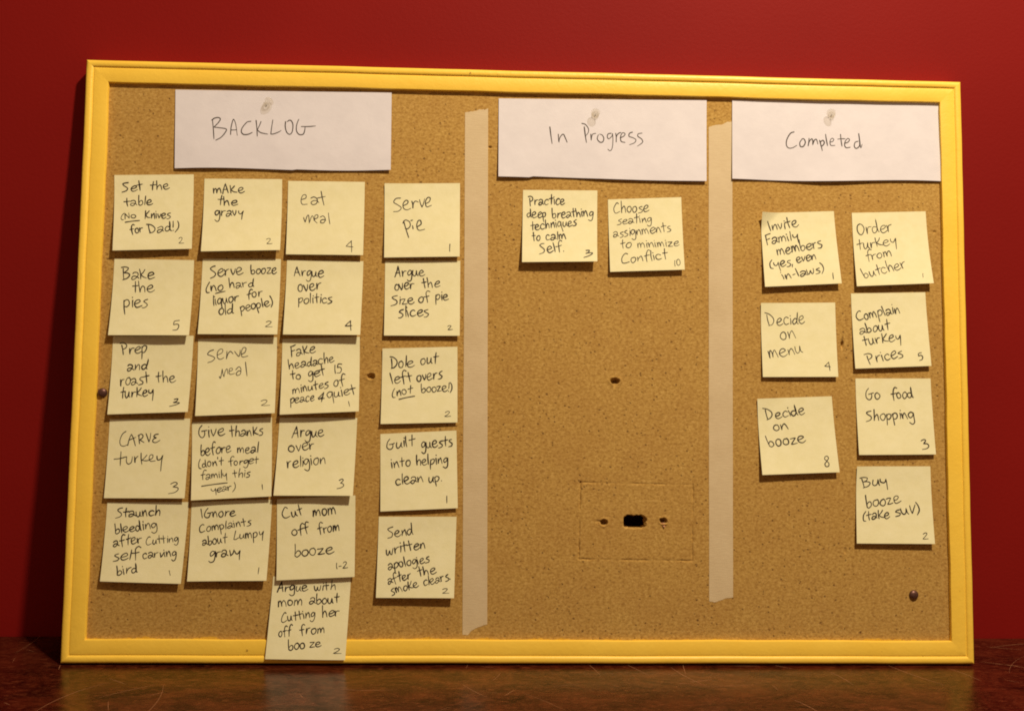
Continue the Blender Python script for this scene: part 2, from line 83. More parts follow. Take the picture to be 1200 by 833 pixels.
CARDS = [
  ('c1', [[-367.33, 275.12], [-145.35, 277.55], [-144.47, 194.38], [-364.74, 192.45]], [['~~', [[(0.1708, 0.3713, 0), (0.1759, 0.4917, 0), (0.1796, 0.6248, 0)], [(0.1686, 0.3841, 0), (0.18, 0.3583, 0), (0.1983, 0.3487, 0), (0.2076, 0.37, 0), (0.1963, 0.4211, 0), (0.1781, 0.4725, 1), (0.1781, 0.4725, 1), (0.2057, 0.4804, 0), (0.2357, 0.4958, 0), (0.2289, 0.5468, 0), (0.2108, 0.6046, 0), (0.1879, 0.6397, 0)], [(0.2557, 0.5649, 0), (0.2572, 0.476, 0), (0.2651, 0.3805, 0), (0.2706, 0.374, 0), (0.2791, 0.4371, 0), (0.2865, 0.5739, 0)], [(0.2601, 0.5064, 0), (0.284, 0.5029, 0)], [(0.348, 0.3902, 0), (0.3296, 0.4035, 0), (0.3092, 0.4741, 0), (0.3048, 0.525, 0), (0.3141, 0.559, 0), (0.3348, 0.5595, 0), (0.3554, 0.5333, 0)], [(0.3719, 0.3766, 0), (0.3759, 0.4717, 0), (0.3786, 0.5795, 0)], [(0.3949, 0.3922, 0), (0.3873, 0.4458, 0), (0.3783, 0.4995, 1), (0.3783, 0.4995, 1), (0.3945, 0.5345, 0), (0.4268, 0.5523, 0)], [(0.4492, 0.3674, 0), (0.444, 0.4692, 0), (0.4407, 0.5518, 1), (0.4407, 0.5518, 1), (0.4545, 0.5475, 0), (0.4751, 0.5252, 0), (0.4888, 0.5031, 0)], [(0.5082, 0.3881, 0), (0.5071, 0.4542, 0), (0.5142, 0.5238, 0), (0.5282, 0.5512, 0), (0.5396, 0.5165, 0), (0.5425, 0.4275, 0), (0.5344, 0.3769, 0), (0.5252, 0.3709, 0), (0.516, 0.3878, 0)], [(0.5689, 0.3566, 0), (0.56, 0.4268, 0), (0.5593, 0.5031, 0), (0.572, 0.5509, 0), (0.5904, 0.5464, 0), (0.5971, 0.5017, 0), (0.5992, 0.4508, 0)], [(0.5808, 0.4489, 0), (0.6154, 0.4476, 0), (0.6476, 0.4388, 0)]]]]),
  ('c2', [[-33.8, 274.15], [185.37, 277.57], [184.41, 189.61], [-33.3, 190.21]], [['~~', [[(0.2448, 0.3522, 0), (0.2499, 0.4586, 0), (0.256, 0.5624, 0)], [(0.2855, 0.4422, 0), (0.2866, 0.4947, 0), (0.2881, 0.5447, 1), (0.2881, 0.5447, 1), (0.2938, 0.4819, 0), (0.3083, 0.4412, 0), (0.3181, 0.4809, 0), (0.328, 0.5429, 0)], [(0.4099, 0.3462, 0), (0.4149, 0.4519, 0), (0.4208, 0.5414, 0)], [(0.3977, 0.303, 0), (0.4147, 0.3149, 0), (0.4292, 0.3642, 0), (0.4293, 0.414, 0), (0.4173, 0.4581, 0)], [(0.4414, 0.4359, 0), (0.4424, 0.4757, 0), (0.4439, 0.513, 1), (0.4439, 0.513, 1), (0.4453, 0.4756, 0), (0.451, 0.4355, 0), (0.4663, 0.425, 0)], [(0.4774, 0.4432, 0), (0.4727, 0.4931, 0), (0.4848, 0.5336, 0), (0.4991, 0.5292, 0), (0.5039, 0.4856, 0), (0.4966, 0.4461, 0), (0.4836, 0.4342, 0)], [(0.5396, 0.4221, 0), (0.5253, 0.4288, 0), (0.5206, 0.4663, 0), (0.5278, 0.4908, 0), (0.5421, 0.4592, 0), (0.5458, 0.4218, 1), (0.5458, 0.4218, 1), (0.5479, 0.5085, 0), (0.5447, 0.6016, 0), (0.5352, 0.6392, 0), (0.5232, 0.6212, 0)], [(0.5611, 0.4212, 0), (0.5636, 0.4707, 0), (0.5637, 0.5326, 1), (0.5637, 0.5326, 1), (0.565, 0.4582, 0), (0.5754, 0.4207, 0), (0.5873, 0.4103, 0)], [(0.5826, 0.4761, 0), (0.5993, 0.4568, 0), (0.6063, 0.4256, 0), (0.5944, 0.4137, 0), (0.585, 0.4574, 0), (0.5875, 0.5192, 0), (0.6065, 0.5332, 0)], [(0.6419, 0.4032, 0), (0.6277, 0.4186, 0), (0.6254, 0.4557, 0), (0.6444, 0.4735, 0), (0.6586, 0.4976, 0), (0.6516, 0.5349, 0), (0.6279, 0.5607, 0)], [(0.6883, 0.4137, 0), (0.6703, 0.4231, 0), (0.668, 0.454, 0), (0.6846, 0.4841, 0), (0.6917, 0.5208, 0), (0.68, 0.5522, 0), (0.6649, 0.5775, 0)]]]]),
  ('c3', [[212.65, 278.71], [436.47, 281.28], [435.1, 195.65], [211.77, 193.0]], [['~~', [[(0.2951, 0.3937, 0), (0.2775, 0.4131, 0), (0.2607, 0.4889, 0), (0.2582, 0.558, 0), (0.2677, 0.5953, 0), (0.2867, 0.5948, 0), (0.3081, 0.5628, 0)], [(0.3344, 0.4804, 0), (0.3225, 0.5247, 0), (0.3248, 0.5749, 0), (0.339, 0.5745, 0), (0.3486, 0.524, 0), (0.3416, 0.4802, 0), (0.3321, 0.4805, 0)], [(0.3664, 0.4732, 0), (0.3644, 0.5235, 0), (0.3614, 0.5713, 1), (0.3614, 0.5713, 1), (0.3677, 0.5108, 0), (0.3797, 0.4791, 0), (0.3844, 0.5103, 0), (0.3833, 0.5543, 1), (0.3833, 0.5543, 1), (0.3916, 0.4976, 0), (0.4011, 0.4847, 0), (0.4058, 0.516, 0), (0.4081, 0.5448, 0)], [(0.4168, 0.4968, 0), (0.4233, 0.5595, 0), (0.4294, 0.6283, 0)], [(0.4187, 0.5219, 0), (0.4321, 0.4964, 0), (0.4392, 0.5276, 0), (0.4295, 0.5656, 0), (0.4214, 0.5658, 0)], [(0.4456, 0.4205, 0), (0.4488, 0.4833, 0), (0.4543, 0.5648, 0)], [(0.4654, 0.5205, 0), (0.4798, 0.5075, 0), (0.4846, 0.4822, 0), (0.4751, 0.4699, 0), (0.4664, 0.5079, 0), (0.4701, 0.5581, 0), (0.4901, 0.56, 0)], [(0.5172, 0.4183, 0), (0.5194, 0.4938, 0), (0.5235, 0.5691, 0)], [(0.5037, 0.4791, 0), (0.5204, 0.4749, 0), (0.5395, 0.4743, 0)], [(0.537, 0.531, 0), (0.5514, 0.518, 0), (0.5601, 0.4863, 0), (0.5515, 0.4702, 0), (0.5395, 0.5058, 0), (0.536, 0.5562, 0), (0.544, 0.5874, 0), (0.5631, 0.5805, 0)], [(0.6016, 0.5039, 0), (0.5872, 0.5169, 0), (0.5823, 0.5674, 0), (0.5918, 0.5948, 0), (0.6062, 0.5667, 0), (0.6087, 0.5163, 0), (0.6043, 0.4031, 1), (0.6043, 0.4031, 1), (0.6088, 0.4911, 0), (0.6133, 0.5854, 0), (0.6206, 0.5411, 0)]]]]),
]
TAPES = [
  ('t1', [[-68.78, 258.74], [-59.02, 260.34], [-52.81, 262.22], [-48.35, 261.96], [-44.8, 263.41], [-43.13, 108.1], [-41.27, -67.7], [-39.05, -265.28], [-44.17, -266.97], [-51.0, -269.1], [-56.08, -272.89], [-58.6, -276.26], [-63.75, -275.43], [-65.87, -67.97], [-67.25, 107.67]]),
  ('t2', [[187.68, 249.35], [194.49, 251.35], [201.75, 251.98], [207.22, 254.86], [212.68, 255.91], [212.11, 112.69], [211.41, -65.01], [210.65, -238.22], [204.5, -238.67], [197.48, -240.83], [192.22, -242.98], [186.1, -241.72], [186.56, -65.28], [187.11, 112.24]]),
]
HOLE = [[98.69, -155.98], [121.45, -156.25], [121.02, -169.17], [99.16, -168.88]]
SCORE = [[53.99, -123.1], [169.82, -124.74], [168.72, -201.56], [52.69, -200.44]]
DENTS = [[78.19, -163.43], [139.42, -162.16], [89.55, -19.46], [-160.36, -17.82], [327.15, 21.34], [427.57, 142.03], [-42.51, 222.15], [327.23, -190.39]]
TACKS = [[397.65, -234.54], [-428.76, -37.58]]
PINS = [[-273.92, 260.98], [67.58, 258.84], [318.52, 264.43]]

CORK = -3.5
rnd = random.Random(7)

# ------------------------------------------------------------------ materials
class NT:
    def __init__(s, name):
        s.m = bpy.data.materials.new(name); s.m.use_nodes = True
        s.t = s.m.node_tree; s.b = s.t.nodes['Principled BSDF']; s.out = s.t.nodes['Material Output']
        s.tc = s.t.nodes.new('ShaderNodeTexCoord')
    def n(s, ty, **kw):
        nd = s.t.nodes.new(ty)
        for k, v in kw.items():
            if k.startswith('i_'):
                key = k[2:].replace('_', ' ')
                nd.inputs[int(key) if key.isdigit() else key].default_value = v
            else: setattr(nd, k, v)
        return nd
    def l(s, a, b): s.t.links.new(a, b)
    def coord(s, scale=(1, 1, 1), rot=(0, 0, 0), loc=(0, 0, 0), src='Object'):
        mp = s.n('ShaderNodeMapping'); mp.inputs['Scale'].default_value = scale
        mp.inputs['Rotation'].default_value = rot; mp.inputs['Location'].default_value = loc
        s.l(s.tc.outputs[src], mp.inputs[0]); return mp.outputs[0]
    def noise(s, co, scale, detail=3, rough=.55, dist=0.0):
        nd = s.n('ShaderNodeTexNoise'); nd.inputs['Scale'].default_value = scale
        nd.inputs['Detail'].default_value = detail; nd.inputs['Roughness'].default_value = rough
        nd.inputs['Distortion'].default_value = dist
        s.l(co, nd.inputs['Vector']); return nd.outputs['Fac']
    def vor(s, co, scale, feature='F1', rnd_=1.0):
        nd = s.n('ShaderNodeTexVoronoi', feature=feature); nd.inputs['Scale'].default_value = scale
        nd.inputs['Randomness'].default_value = rnd_
        s.l(co, nd.inputs['Vector']); return nd
    def ramp(s, fac, stops):
        r = s.n('ShaderNodeValToRGB'); e = r.color_ramp.elements
        while len(e) > 1: e.remove(e[0])
        for i, (p, c) in enumerate(stops):
            el = e[0] if i == 0 else e.new(p)
            el.position = p; el.color = (c, c, c, 1) if isinstance(c, (int, float)) else (*c, 1)
        s.l(fac, r.inputs[0]); return r.outputs[0]
    def mix(s, f, a, b, mode='MIX'):
        nd = s.n('ShaderNodeMix', data_type='RGBA', blend_type=mode)
        for sock, v in ((nd.inputs[0], f), (nd.inputs[6], a), (nd.inputs[7], b)):
            if hasattr(v, 'links'): s.l(v, sock)
            elif isinstance(v, tuple): sock.default_value = (*v, 1)
            else: sock.default_value = v
        return nd.outputs[2]
    def math(s, op, a, b=0.0, clamp=False):
        nd = s.n('ShaderNodeMath', operation=op, use_clamp=clamp)
        for sock, v in zip(nd.inputs, (a, b)):
            if hasattr(v, 'links'): s.l(v, sock)
            else: sock.default_value = v
        return nd.outputs[0]
    def bump(s, h, strength, dist, prev=None):
        nd = s.n('ShaderNodeBump'); nd.inputs['Strength'].default_value = strength
        nd.inputs['Distance'].default_value = dist; s.l(h, nd.inputs['Height'])
        if prev is not None: s.l(prev, nd.inputs['Normal'])
        return nd.outputs['Normal']
    def set(s, **kw):
        for k, v in kw.items():
            sock = s.b.inputs[k.replace('_', ' ')]
            if hasattr(v, 'links'): s.l(v, sock)
            elif isinstance(v, tuple): sock.default_value = (*v, 1)
            else: sock.default_value = v
        return s.m

def mat_cork():
    s = NT('fibreboard'); co = s.coord()      # object space is metres
    # pressed fibre: short flattened fibres lying every way
    n1 = s.noise(s.coord((1, 1.5, 1)), 300, 4, .7, .5)
    n2 = s.noise(s.coord((1, 1, 1), loc=(3, 1, 0)), 26, 3, .6)
    n3 = s.noise(s.coord((1, 1.5, 1), loc=(.3, 5, 0)), 620, 2, .6)
    base = s.ramp(n1, [(.33, (.295, .160, .036)), (.50, (.455, .281, .069)), (.70, (.61, .412, .128))])
    base = s.mix(s.math('MULTIPLY', s.ramp(n2, [(.3, 1.0), (.7, 0.0)]), .30), base, (.33, .165, .038))
    base = s.mix(s.math('MULTIPLY', s.ramp(n3, [(.56, 0.0), (.74, 1.0)]), .40), base, (.68, .46, .18))
    # dark specks of bark and little pits, thicker in some areas than others
    area = s.ramp(s.noise(s.coord(loc=(7.3, 2, 0)), 13, 3), [(.40, .08), (.64, 1.15)])
    wob = s.n('ShaderNodeVectorMath', operation='ADD')
    nc = s.n('ShaderNodeTexNoise'); nc.inputs['Scale'].default_value = 700
    s.l(co, nc.inputs['Vector'])
    sub = s.n('ShaderNodeVectorMath', operation='SCALE'); sub.inputs['Scale'].default_value = .0022
    s.l(nc.outputs['Color'], sub.inputs[0]); s.l(co, wob.inputs[0]); s.l(sub.outputs[0], wob.inputs[1])
    v1 = s.vor(wob.outputs[0], 190); sp1 = s.ramp(v1.outputs['Distance'], [(.07, 1.0), (.24, 0.0)])
    sel1 = s.ramp(s.math('FRACT', s.math('MULTIPLY', s.n('ShaderNodeSeparateColor').outputs[0], 1.0)), [(0, 1.0)])
    sc1 = s.n('ShaderNodeSeparateColor'); s.l(v1.outputs['Color'], sc1.inputs[0])
    pick1 = s.math('LESS_THAN', sc1.outputs[0], s.math('MULTIPLY', area, .72))
    speck = s.math('MULTIPLY', sp1, pick1)
    v2 = s.vor(wob.outputs[0], 62); sp2 = s.ramp(v2.outputs['Distance'], [(.04, 1.0), (.095, 0.0)])
    sc2 = s.n('ShaderNodeSeparateColor'); s.l(v2.outputs['Color'], sc2.inputs[0])
    pick2 = s.math('LESS_THAN', sc2.outputs[0], s.math('MULTIPLY', area, .34))
    big = s.math('MULTIPLY', sp2, pick2)
    allp = s.math('MAXIMUM', speck, big)
    col = s.mix(s.math('MULTIPLY', allp, .78), base, (.085, .030, .010))
    # yellow frame paint that strayed onto the board just above the bottom rail and some under the top one
    sep = s.n('ShaderNodeSeparateXYZ'); s.l(co, sep.inputs[0])
    edge = s.noise(s.coord((1, .25, 1)), 30, 4, .7)
    lim = s.math('ADD', s.math('MULTIPLY', s.ramp(edge, [(.45, 0.0), (.75, 1.0)]), .0045), -.2810)
    paint = s.math('LESS_THAN', sep.outputs[1], lim)
    lim2 = s.math('SUBTRACT', .2795, s.math('MULTIPLY', s.ramp(s.noise(s.coord((1, .3, 1), loc=(4, 0, 0)), 22, 4, .7), [(.5, 0.0), (.8, 1.0)]), .006))
    paint2 = s.math('GREATER_THAN', sep.outputs[1], lim2)
    col = s.mix(s.math('MULTIPLY', paint, .6), col, (.70, .44, .035))
    col = s.mix(s.math('MULTIPLY', paint2, .55), col, (.72, .46, .10))
    h = s.math('SUBTRACT', s.math('ADD', s.math('MULTIPLY', n1, .5), s.math('MULTIPLY', n3, .35)), s.math('MULTIPLY', allp, 1.2))
    return s.set(Base_Color=col, Roughness=.9, Specular_IOR_Level=.25, Normal=s.bump(h, .45, .0006))

def mat_frame():
    s = NT('yellow_gloss_paint'); co = s.coord()
    n = s.noise(co, 18, 3); n2 = s.noise(s.coord((1, 1, 1)), 420, 3, .6)
    col = s.ramp(n, [(.3, (.91, .61, .068)), (.7, (.94, .65, .082))])
    chip = s.ramp(s.noise(s.coord(loc=(1, 3, 2)), 150, 2), [(.775, 0.0), (.80, 1.0)])
    col = s.mix(s.math('MULTIPLY', chip, .7), col, (.22, .10, .02))
    brush = s.noise(s.coord((1, 1, 1)), 120, 4, .6, .3)
    return s.set(Base_Color=col, Roughness=.42, Specular_IOR_Level=.45,
                 Normal=s.bump(s.math('ADD', s.math('MULTIPLY', n2, .4), brush), .4, .0007))

def mat_wood(name, c):
    s = NT(name); return s.set(Base_Color=c, Roughness=.8)

def mat_note(i):
    s = NT('sticky_note_paper'); co = s.coord(loc=(i * .37, i * .11, 0))
    n = s.noise(co, 90, 3, .6); n2 = s.noise(co, 900, 2, .6)
    info = s.n('ShaderNodeObjectInfo')
    col = s.ramp(n, [(.3, (.80, .775, .47)), (.7, (.84, .82, .53))])
    b = s.bump(s.math('ADD', n, s.math('MULTIPLY', n2, .25)), .22, .0009)
    m = s.set(Base_Color=col, Roughness=.75, Specular_IOR_Level=.25, Normal=b)
    return m

def mat_card():
    s = NT('white_paper'); co = s.coord()
    n = s.noise(co, 45, 3, .6); n2 = s.noise(co, 700, 2, .6)
    col = s.ramp(n, [(.3, (.68, .675, .735)), (.7, (.72, .715, .775))])
    return s.set(Base_Color=col, Roughness=.7, Specular_IOR_Level=.3,
                 Normal=s.bump(s.math('ADD', n, s.math('MULTIPLY', n2, .2)), .25, .0012))

def mat_ink(name, c):
    s = NT(name); n = s.noise(s.coord(), 800, 2)
    return s.set(Base_Color=s.ramp(n, [(.35, c), (.7, tuple(min(1, v * 2.0) for v in c))]), Roughness=.6, Specular_IOR_Level=.3)

def mat_tape():
    s = NT('masking_tape'); co = s.coord()
    cr = s.noise(s.coord((.5, 3.0, 1)), 260, 4, .7); blot = s.noise(co, 28, 3, .6)
    col = s.ramp(blot, [(.3, (.60, .490, .295)), (.7, (.665, .555, .350))])
    col = s.mix(s.math('MULTIPLY', s.ramp(cr, [(.35, 1.0), (.65, 0.0)]), .18), col, (.42, .30, .18))
    return s.set(Base_Color=col, Roughness=.6, Specular_IOR_Level=.3, Normal=s.bump(cr, .35, .0006))

def mat_wall():
    s = NT('dark_red_wall_paint'); co = s.coord()
    n = s.noise(co, 3, 3); n2 = s.noise(co, 260, 3, .6)
    col = s.ramp(n, [(.3, (.205, .0062, .0048)), (.7, (.235, .0080, .0060))])
    return s.set(Base_Color=col, Roughness=.62, Specular_IOR_Level=.12, Normal=s.bump(n2, .25, .0008))

def mat_table():
    s = NT('dark_varnished_wood'); co = s.coord((1, 1.6, 1), rot=(0, 0, .12))
    g = s.noise(co, 11, 6, .72, 1.8)
    fine = s.noise(s.coord((1, 3.2, 1), rot=(0, 0, .5)), 95, 5, .8, 1.2)
    fine2 = s.noise(s.coord((1, 2.6, 1), rot=(0, 0, -.5), loc=(2, 1, 0)), 150, 4, .8, 1.0)
    col = s.ramp(g, [(.34, (.012, .0018, .0011)), (.50, (.040, .0058, .0027)), (.68, (.090, .0155, .0060))])
    col = s.mix(s.math('MULTIPLY', s.ramp(fine, [(.50, 0.0), (.66, 1.0)]), .75), col, (.155, .040, .016))
    col = s.mix(s.math('MULTIPLY', s.ramp(fine2, [(.50, 0.0), (.66, 1.0)]), .5), col, (.004, .001, .001))
    sm = s.noise(s.coord(loc=(3, 3, 0)), 14, 5, .7)
    rough = s.math('ADD', s.math('MULTIPLY', sm, .26), .12)
    spec = s.ramp(s.math('ADD', s.math('MULTIPLY', fine, .5), s.math('MULTIPLY', g, .5)), [(.38, .15), (.62, .50)])
    b = s.bump(fine, .10, .0006); b = s.bump(s.noise(s.coord(), 22, 3, .6), .12, .002, b)
    return s.set(Base_Color=col, Roughness=rough, Specular_IOR_Level=spec, Specular_Tint=(1.0, .58, .36), Normal=b)

def mat_clear():
    s = NT('clear_plastic')
    tr = s.n('ShaderNodeBsdfTransparent'); tr.inputs[0].default_value = (.95, .94, .905, 1)
    gl = s.n('ShaderNodeBsdfGlossy'); gl.inputs['Roughness'].default_value = .12; gl.inputs[0].default_value = (1, 1, 1, 1)
    lw = s.n('ShaderNodeLayerWeight'); lw.inputs[0].default_value = .5
    fr = s.math('ADD', s.math('MULTIPLY', s.math('POWER', lw.outputs['Facing'], 2.4), .42), .03)
    mx = s.n('ShaderNodeMixShader'); s.l(fr, mx.inputs[0]); s.l(tr.outputs[0], mx.inputs[1]); s.l(gl.outputs[0], mx.inputs[2])
    s.l(mx.outputs[0], s.out.inputs[0]); return s.m

def mat_steel():
    s = NT('steel'); return s.set(Base_Color=(.6, .6, .6), Metallic=1.0, Roughness=.3)

def mat_tack():
    s = NT('bronzed_metal'); n = s.noise(s.coord(), 500, 3)
    return s.set(Base_Color=s.ramp(n, [(.3, (.10, .045, .035)), (.7, (.17, .085, .065))]), Metallic=.55, Roughness=.42)

M = dict(cork=mat_cork(), frame=mat_frame(), card=mat_card(), tape=mat_tape(), wall=mat_wall(), table=mat_table(),
         clear=mat_clear(), steel=mat_steel(), tack=mat_tack(), ink=mat_ink('black_pen_ink', (.020, .014, .011)),
         ink2=mat_ink('thin_black_pen_ink', (.032, .024, .020)), raw=mat_wood('raw_board', (.22, .13, .06)))
NOTE_MATS = [mat_note(i) for i in range(4)]

# ------------------------------------------------------------------ mesh helpers (board mm -> metres in board space)
def link(o): sc.collection.objects.link(o); return o
def mesh_obj(name, verts, faces, mats, parent=None, smooth=False, scale=MM):
    me = bpy.data.meshes.new(name)
    me.from_pydata([tuple(c * scale for c in v) for v in verts], [], faces)
    for m in (mats if isinstance(mats, (list, tuple)) else [mats]): me.materials.append(m)
    if smooth: me.polygons.foreach_set('use_smooth', [True] * len(me.polygons))
    me.update(); o = link(bpy.data.objects.new(name, me))
    if parent: o.parent = parent
    return o
def tag(o, label=None, cat=None, group=None, kind=None):
    for k, v in (('label', label), ('category', cat), ('group', group), ('kind', kind)):
        if v: o[k] = v
    return o
RB = Matrix(((1, 0, 0), (0, UPV.y, NRM.y), (0, UPV.z, NRM.z))).to_4x4()
def empty_on_board(name, x, y, z=CORK):
    e = link(bpy.data.objects.new(name, None)); e.empty_display_size = .02
    e.matrix_world = Matrix.Translation(wpt(x, y, z)) @ RB
    return e

# ------------------------------------------------------------------ wall and table
def box(x0, x1, y0, y1, z0, z1):
    v = [(x, y, z) for x in (x0, x1) for y in (y0, y1) for z in (z0, z1)]
    f = [(0, 1, 3, 2), (4, 6, 7, 5), (0, 4, 5, 1), (2, 3, 7, 6), (0, 2, 6, 4), (1, 5, 7, 3)]
    return v, f
YW = BH * math.sin(la)
v, f = box(-2600, 2600, YW, YW + 100, -900, 2400)
tag(mesh_obj('wall', v, f, M['wall']), kind='structure')

tb = link(bpy.data.objects.new('wooden_table', None)); tb.location = (0, -.22, 0)
tag(tb, 'dark reddish varnished wooden table with a scratched glossy top, under the framed board', 'table')
def bevel_box(name, x0, x1, y0, y1, z0, z1, r, mat, parent, off=(0, 0, 0)):
    bm = bmesh.new(); bmesh.ops.create_cube(bm, size=1)
    for q in bm.verts:
        q.co = Vector(((x0 + x1) / 2 + q.co.x * (x1 - x0) - off[0], (y0 + y1) / 2 + q.co.y * (y1 - y0) - off[1], (z0 + z1) / 2 + q.co.z * (z1 - z0) - off[2])) * MM
    bmesh.ops.bevel(bm, geom=bm.edges[:], offset=r * MM, segments=4, profile=.6, affect='EDGES')
    me = bpy.data.meshes.new(name); bm.to_mesh(me); bm.free(); me.materials.append(mat)
    o = link(bpy.data.objects.new(name, me)); o.parent = parent; return o
TO = (0, -220, 0)
bevel_box('table_top', -1050, 1050, -520, YW - 1.5, -28, 0, 3, M['table'], tb, TO)
bevel_box('apron', -980, 980, -470, -445, -130, -28.5, 2, M['table'], tb, TO)
for sx in (-1, 1):
    for yy in (-440, 20):
        bevel_box('leg', sx * 950 - 30, sx * 950 + 30, yy - 30, yy + 30, -760, -29, 3, M['table'], tb, TO)

# hairline scratches worn into the varnish: curved, all directions, many short and a few long
r = random.Random(12); vs = []; fs = []
known = [((-190, -12), 2.25, 60, .5), ((-60, -25), 1.35, 55, .45), ((365, -8), -1.15, 70, .5), ((300, -30), -1.1, 40, .45), ((425, -22), -.9, 40, .5), ((238, -8), -.5, 34, .5), ((95, -6), -.9, 45, .45), ((145, -20), -1.3, 60, .5), ((540, -40), -.8, 60, .45), ((470, -5), -.4, 40, .45), ((500, 40), -.3, 35, .4), ((560, 20), -.5, 30, .4)]
for i in range(150):
    if i < len(known): (x, y), a, L, w = known[i]
    else:
        x, y, a = r.uniform(-600, 640), r.uniform(-330, 60), r.uniform(-1.5, 1.5); L = r.choice((12, 20, 30, 45, 80)) * r.uniform(.6, 1.3); w = r.uniform(.22, .5)
    cv = r.uniform(-.012, .012); n = 10; base = len(vs)
    for k in range(n + 1):
        ww = w * (.25 + .75 * math.sin(math.pi * k / n)) / 2
        vs += [(x - math.sin(a) * ww, y + math.cos(a) * ww + 220, .06), (x + math.sin(a) * ww, y - math.cos(a) * ww + 220, .06)]
        x += math.cos(a) * L / n; y += math.sin(a) * L / n; a += cv * L / n
    for k in range(n): fs.append((base + 2 * k, base + 2 * k + 1, base + 2 * k + 3, base + 2 * k + 2))
vs = [(x, min(y, YW + 218), z) for x, y, z in vs]
sm_ = NT('scratched_varnish')
tag(mesh_obj('scratch', vs, fs, sm_.set(Base_Color=(.36, .165, .08), Roughness=.5), tb), kind='stuff')

# ------------------------------------------------------------------ the board
board = link(bpy.data.objects.new('bulletin_board', None)); board.empty_display_size = .05
board.matrix_world = Matrix.Translation(wpt(0, 0, 0)) @ RB
tag(board, 'large tan fibre pin board in a yellow painted wooden frame, leaning on the red wall', 'bulletin board')

# moulding profile: (distance in from the outer edge, z)
PROF = [(1.2, -16), (0, -15), (0, .2), (.35, 1.5), (1.3, 2.3), (2.7, 2.7), (4.3, 2.75), (5.8, 2.5), (6.9, 1.85), (7.3, 1.15),
        (7.9, 1.0), (8.5, 1.4), (9.2, 1.55), (15, 1.35), (21.3, 1.1), (22.2, .85), (22.6, .1), (22.6, -3.4), (22.6, -9)]
def rail(k):
    hw, hh = BW / 2, BH / 2
    cor = [(-hw, hh), (hw, hh), (hw, -hh), (-hw, -hh)]
    a, b = cor[k], cor[(k + 1) % 4]
    ins = [(1, -1), (-1, -1), (-1, 1), (1, 1)]
    n = 70; vs = []; r = random.Random(31 + k)
    L = math.hypot(b[0] - a[0], b[1] - a[1]); ux, uy = (b[0] - a[0]) / L, (b[1] - a[1]) / L; nx, ny = uy, -ux
    for i in range(n + 1):
        t = i / n
        wob = .22 * math.sin(t * 17 + k * 2) + .15 * math.sin(t * 41 + k) + .1 * math.sin(t * 83 + 2 * k)
        for (d, z) in PROF:
            pa = (a[0] + ins[k][0] * d, a[1] + ins[k][1] * d); q = (k + 1) % 4
            pb = (b[0] + ins[q][0] * d, b[1] + ins[q][1] * d)
            x, y = pa[0] + (pb[0] - pa[0]) * t, pa[1] + (pb[1] - pa[1]) * t
            e = 0 if i in (0, n) else wob * (1 if d > 15 else .45 if d < 3 else .6)
            # hairline mitre joint
            g = 0
            vs.append((x + nx * e + ux * g, y + ny * e + uy * g, z))
    m = len(PROF); fs = []
    for i in range(n):
        for j in range(m - 1):
            fs.append((i * m + j, i * m + j + 1, (i + 1) * m + j + 1, (i + 1) * m + j))
    fs.append(tuple(range(m))); fs.append(tuple(reversed(range(n * m, n * m + m))))
    o = mesh_obj('frame_rail', vs, fs, M['frame'], board, smooth=True)
    bm = bmesh.new(); bm.from_mesh(o.data); bmesh.ops.recalc_face_normals(bm, faces=bm.faces)
    for e in bm.edges:
        if len(e.link_faces) == 2 and e.calc_face_angle(0) > math.radians(38): e.smooth = False
    bm.to_mesh(o.data); bm.free()
for k in range(4): rail(k)

def smooth_noise(seed):
    r = random.Random(seed); ph = [(r.uniform(.5, 3), r.uniform(0, 6.3), r.uniform(0, 6.3)) for _ in range(9)]
    return lambda x, y: sum(math.sin(x * f_ * math.cos(a) + y * f_ * math.sin(a) + p) for f_, a, p in ph) / 4

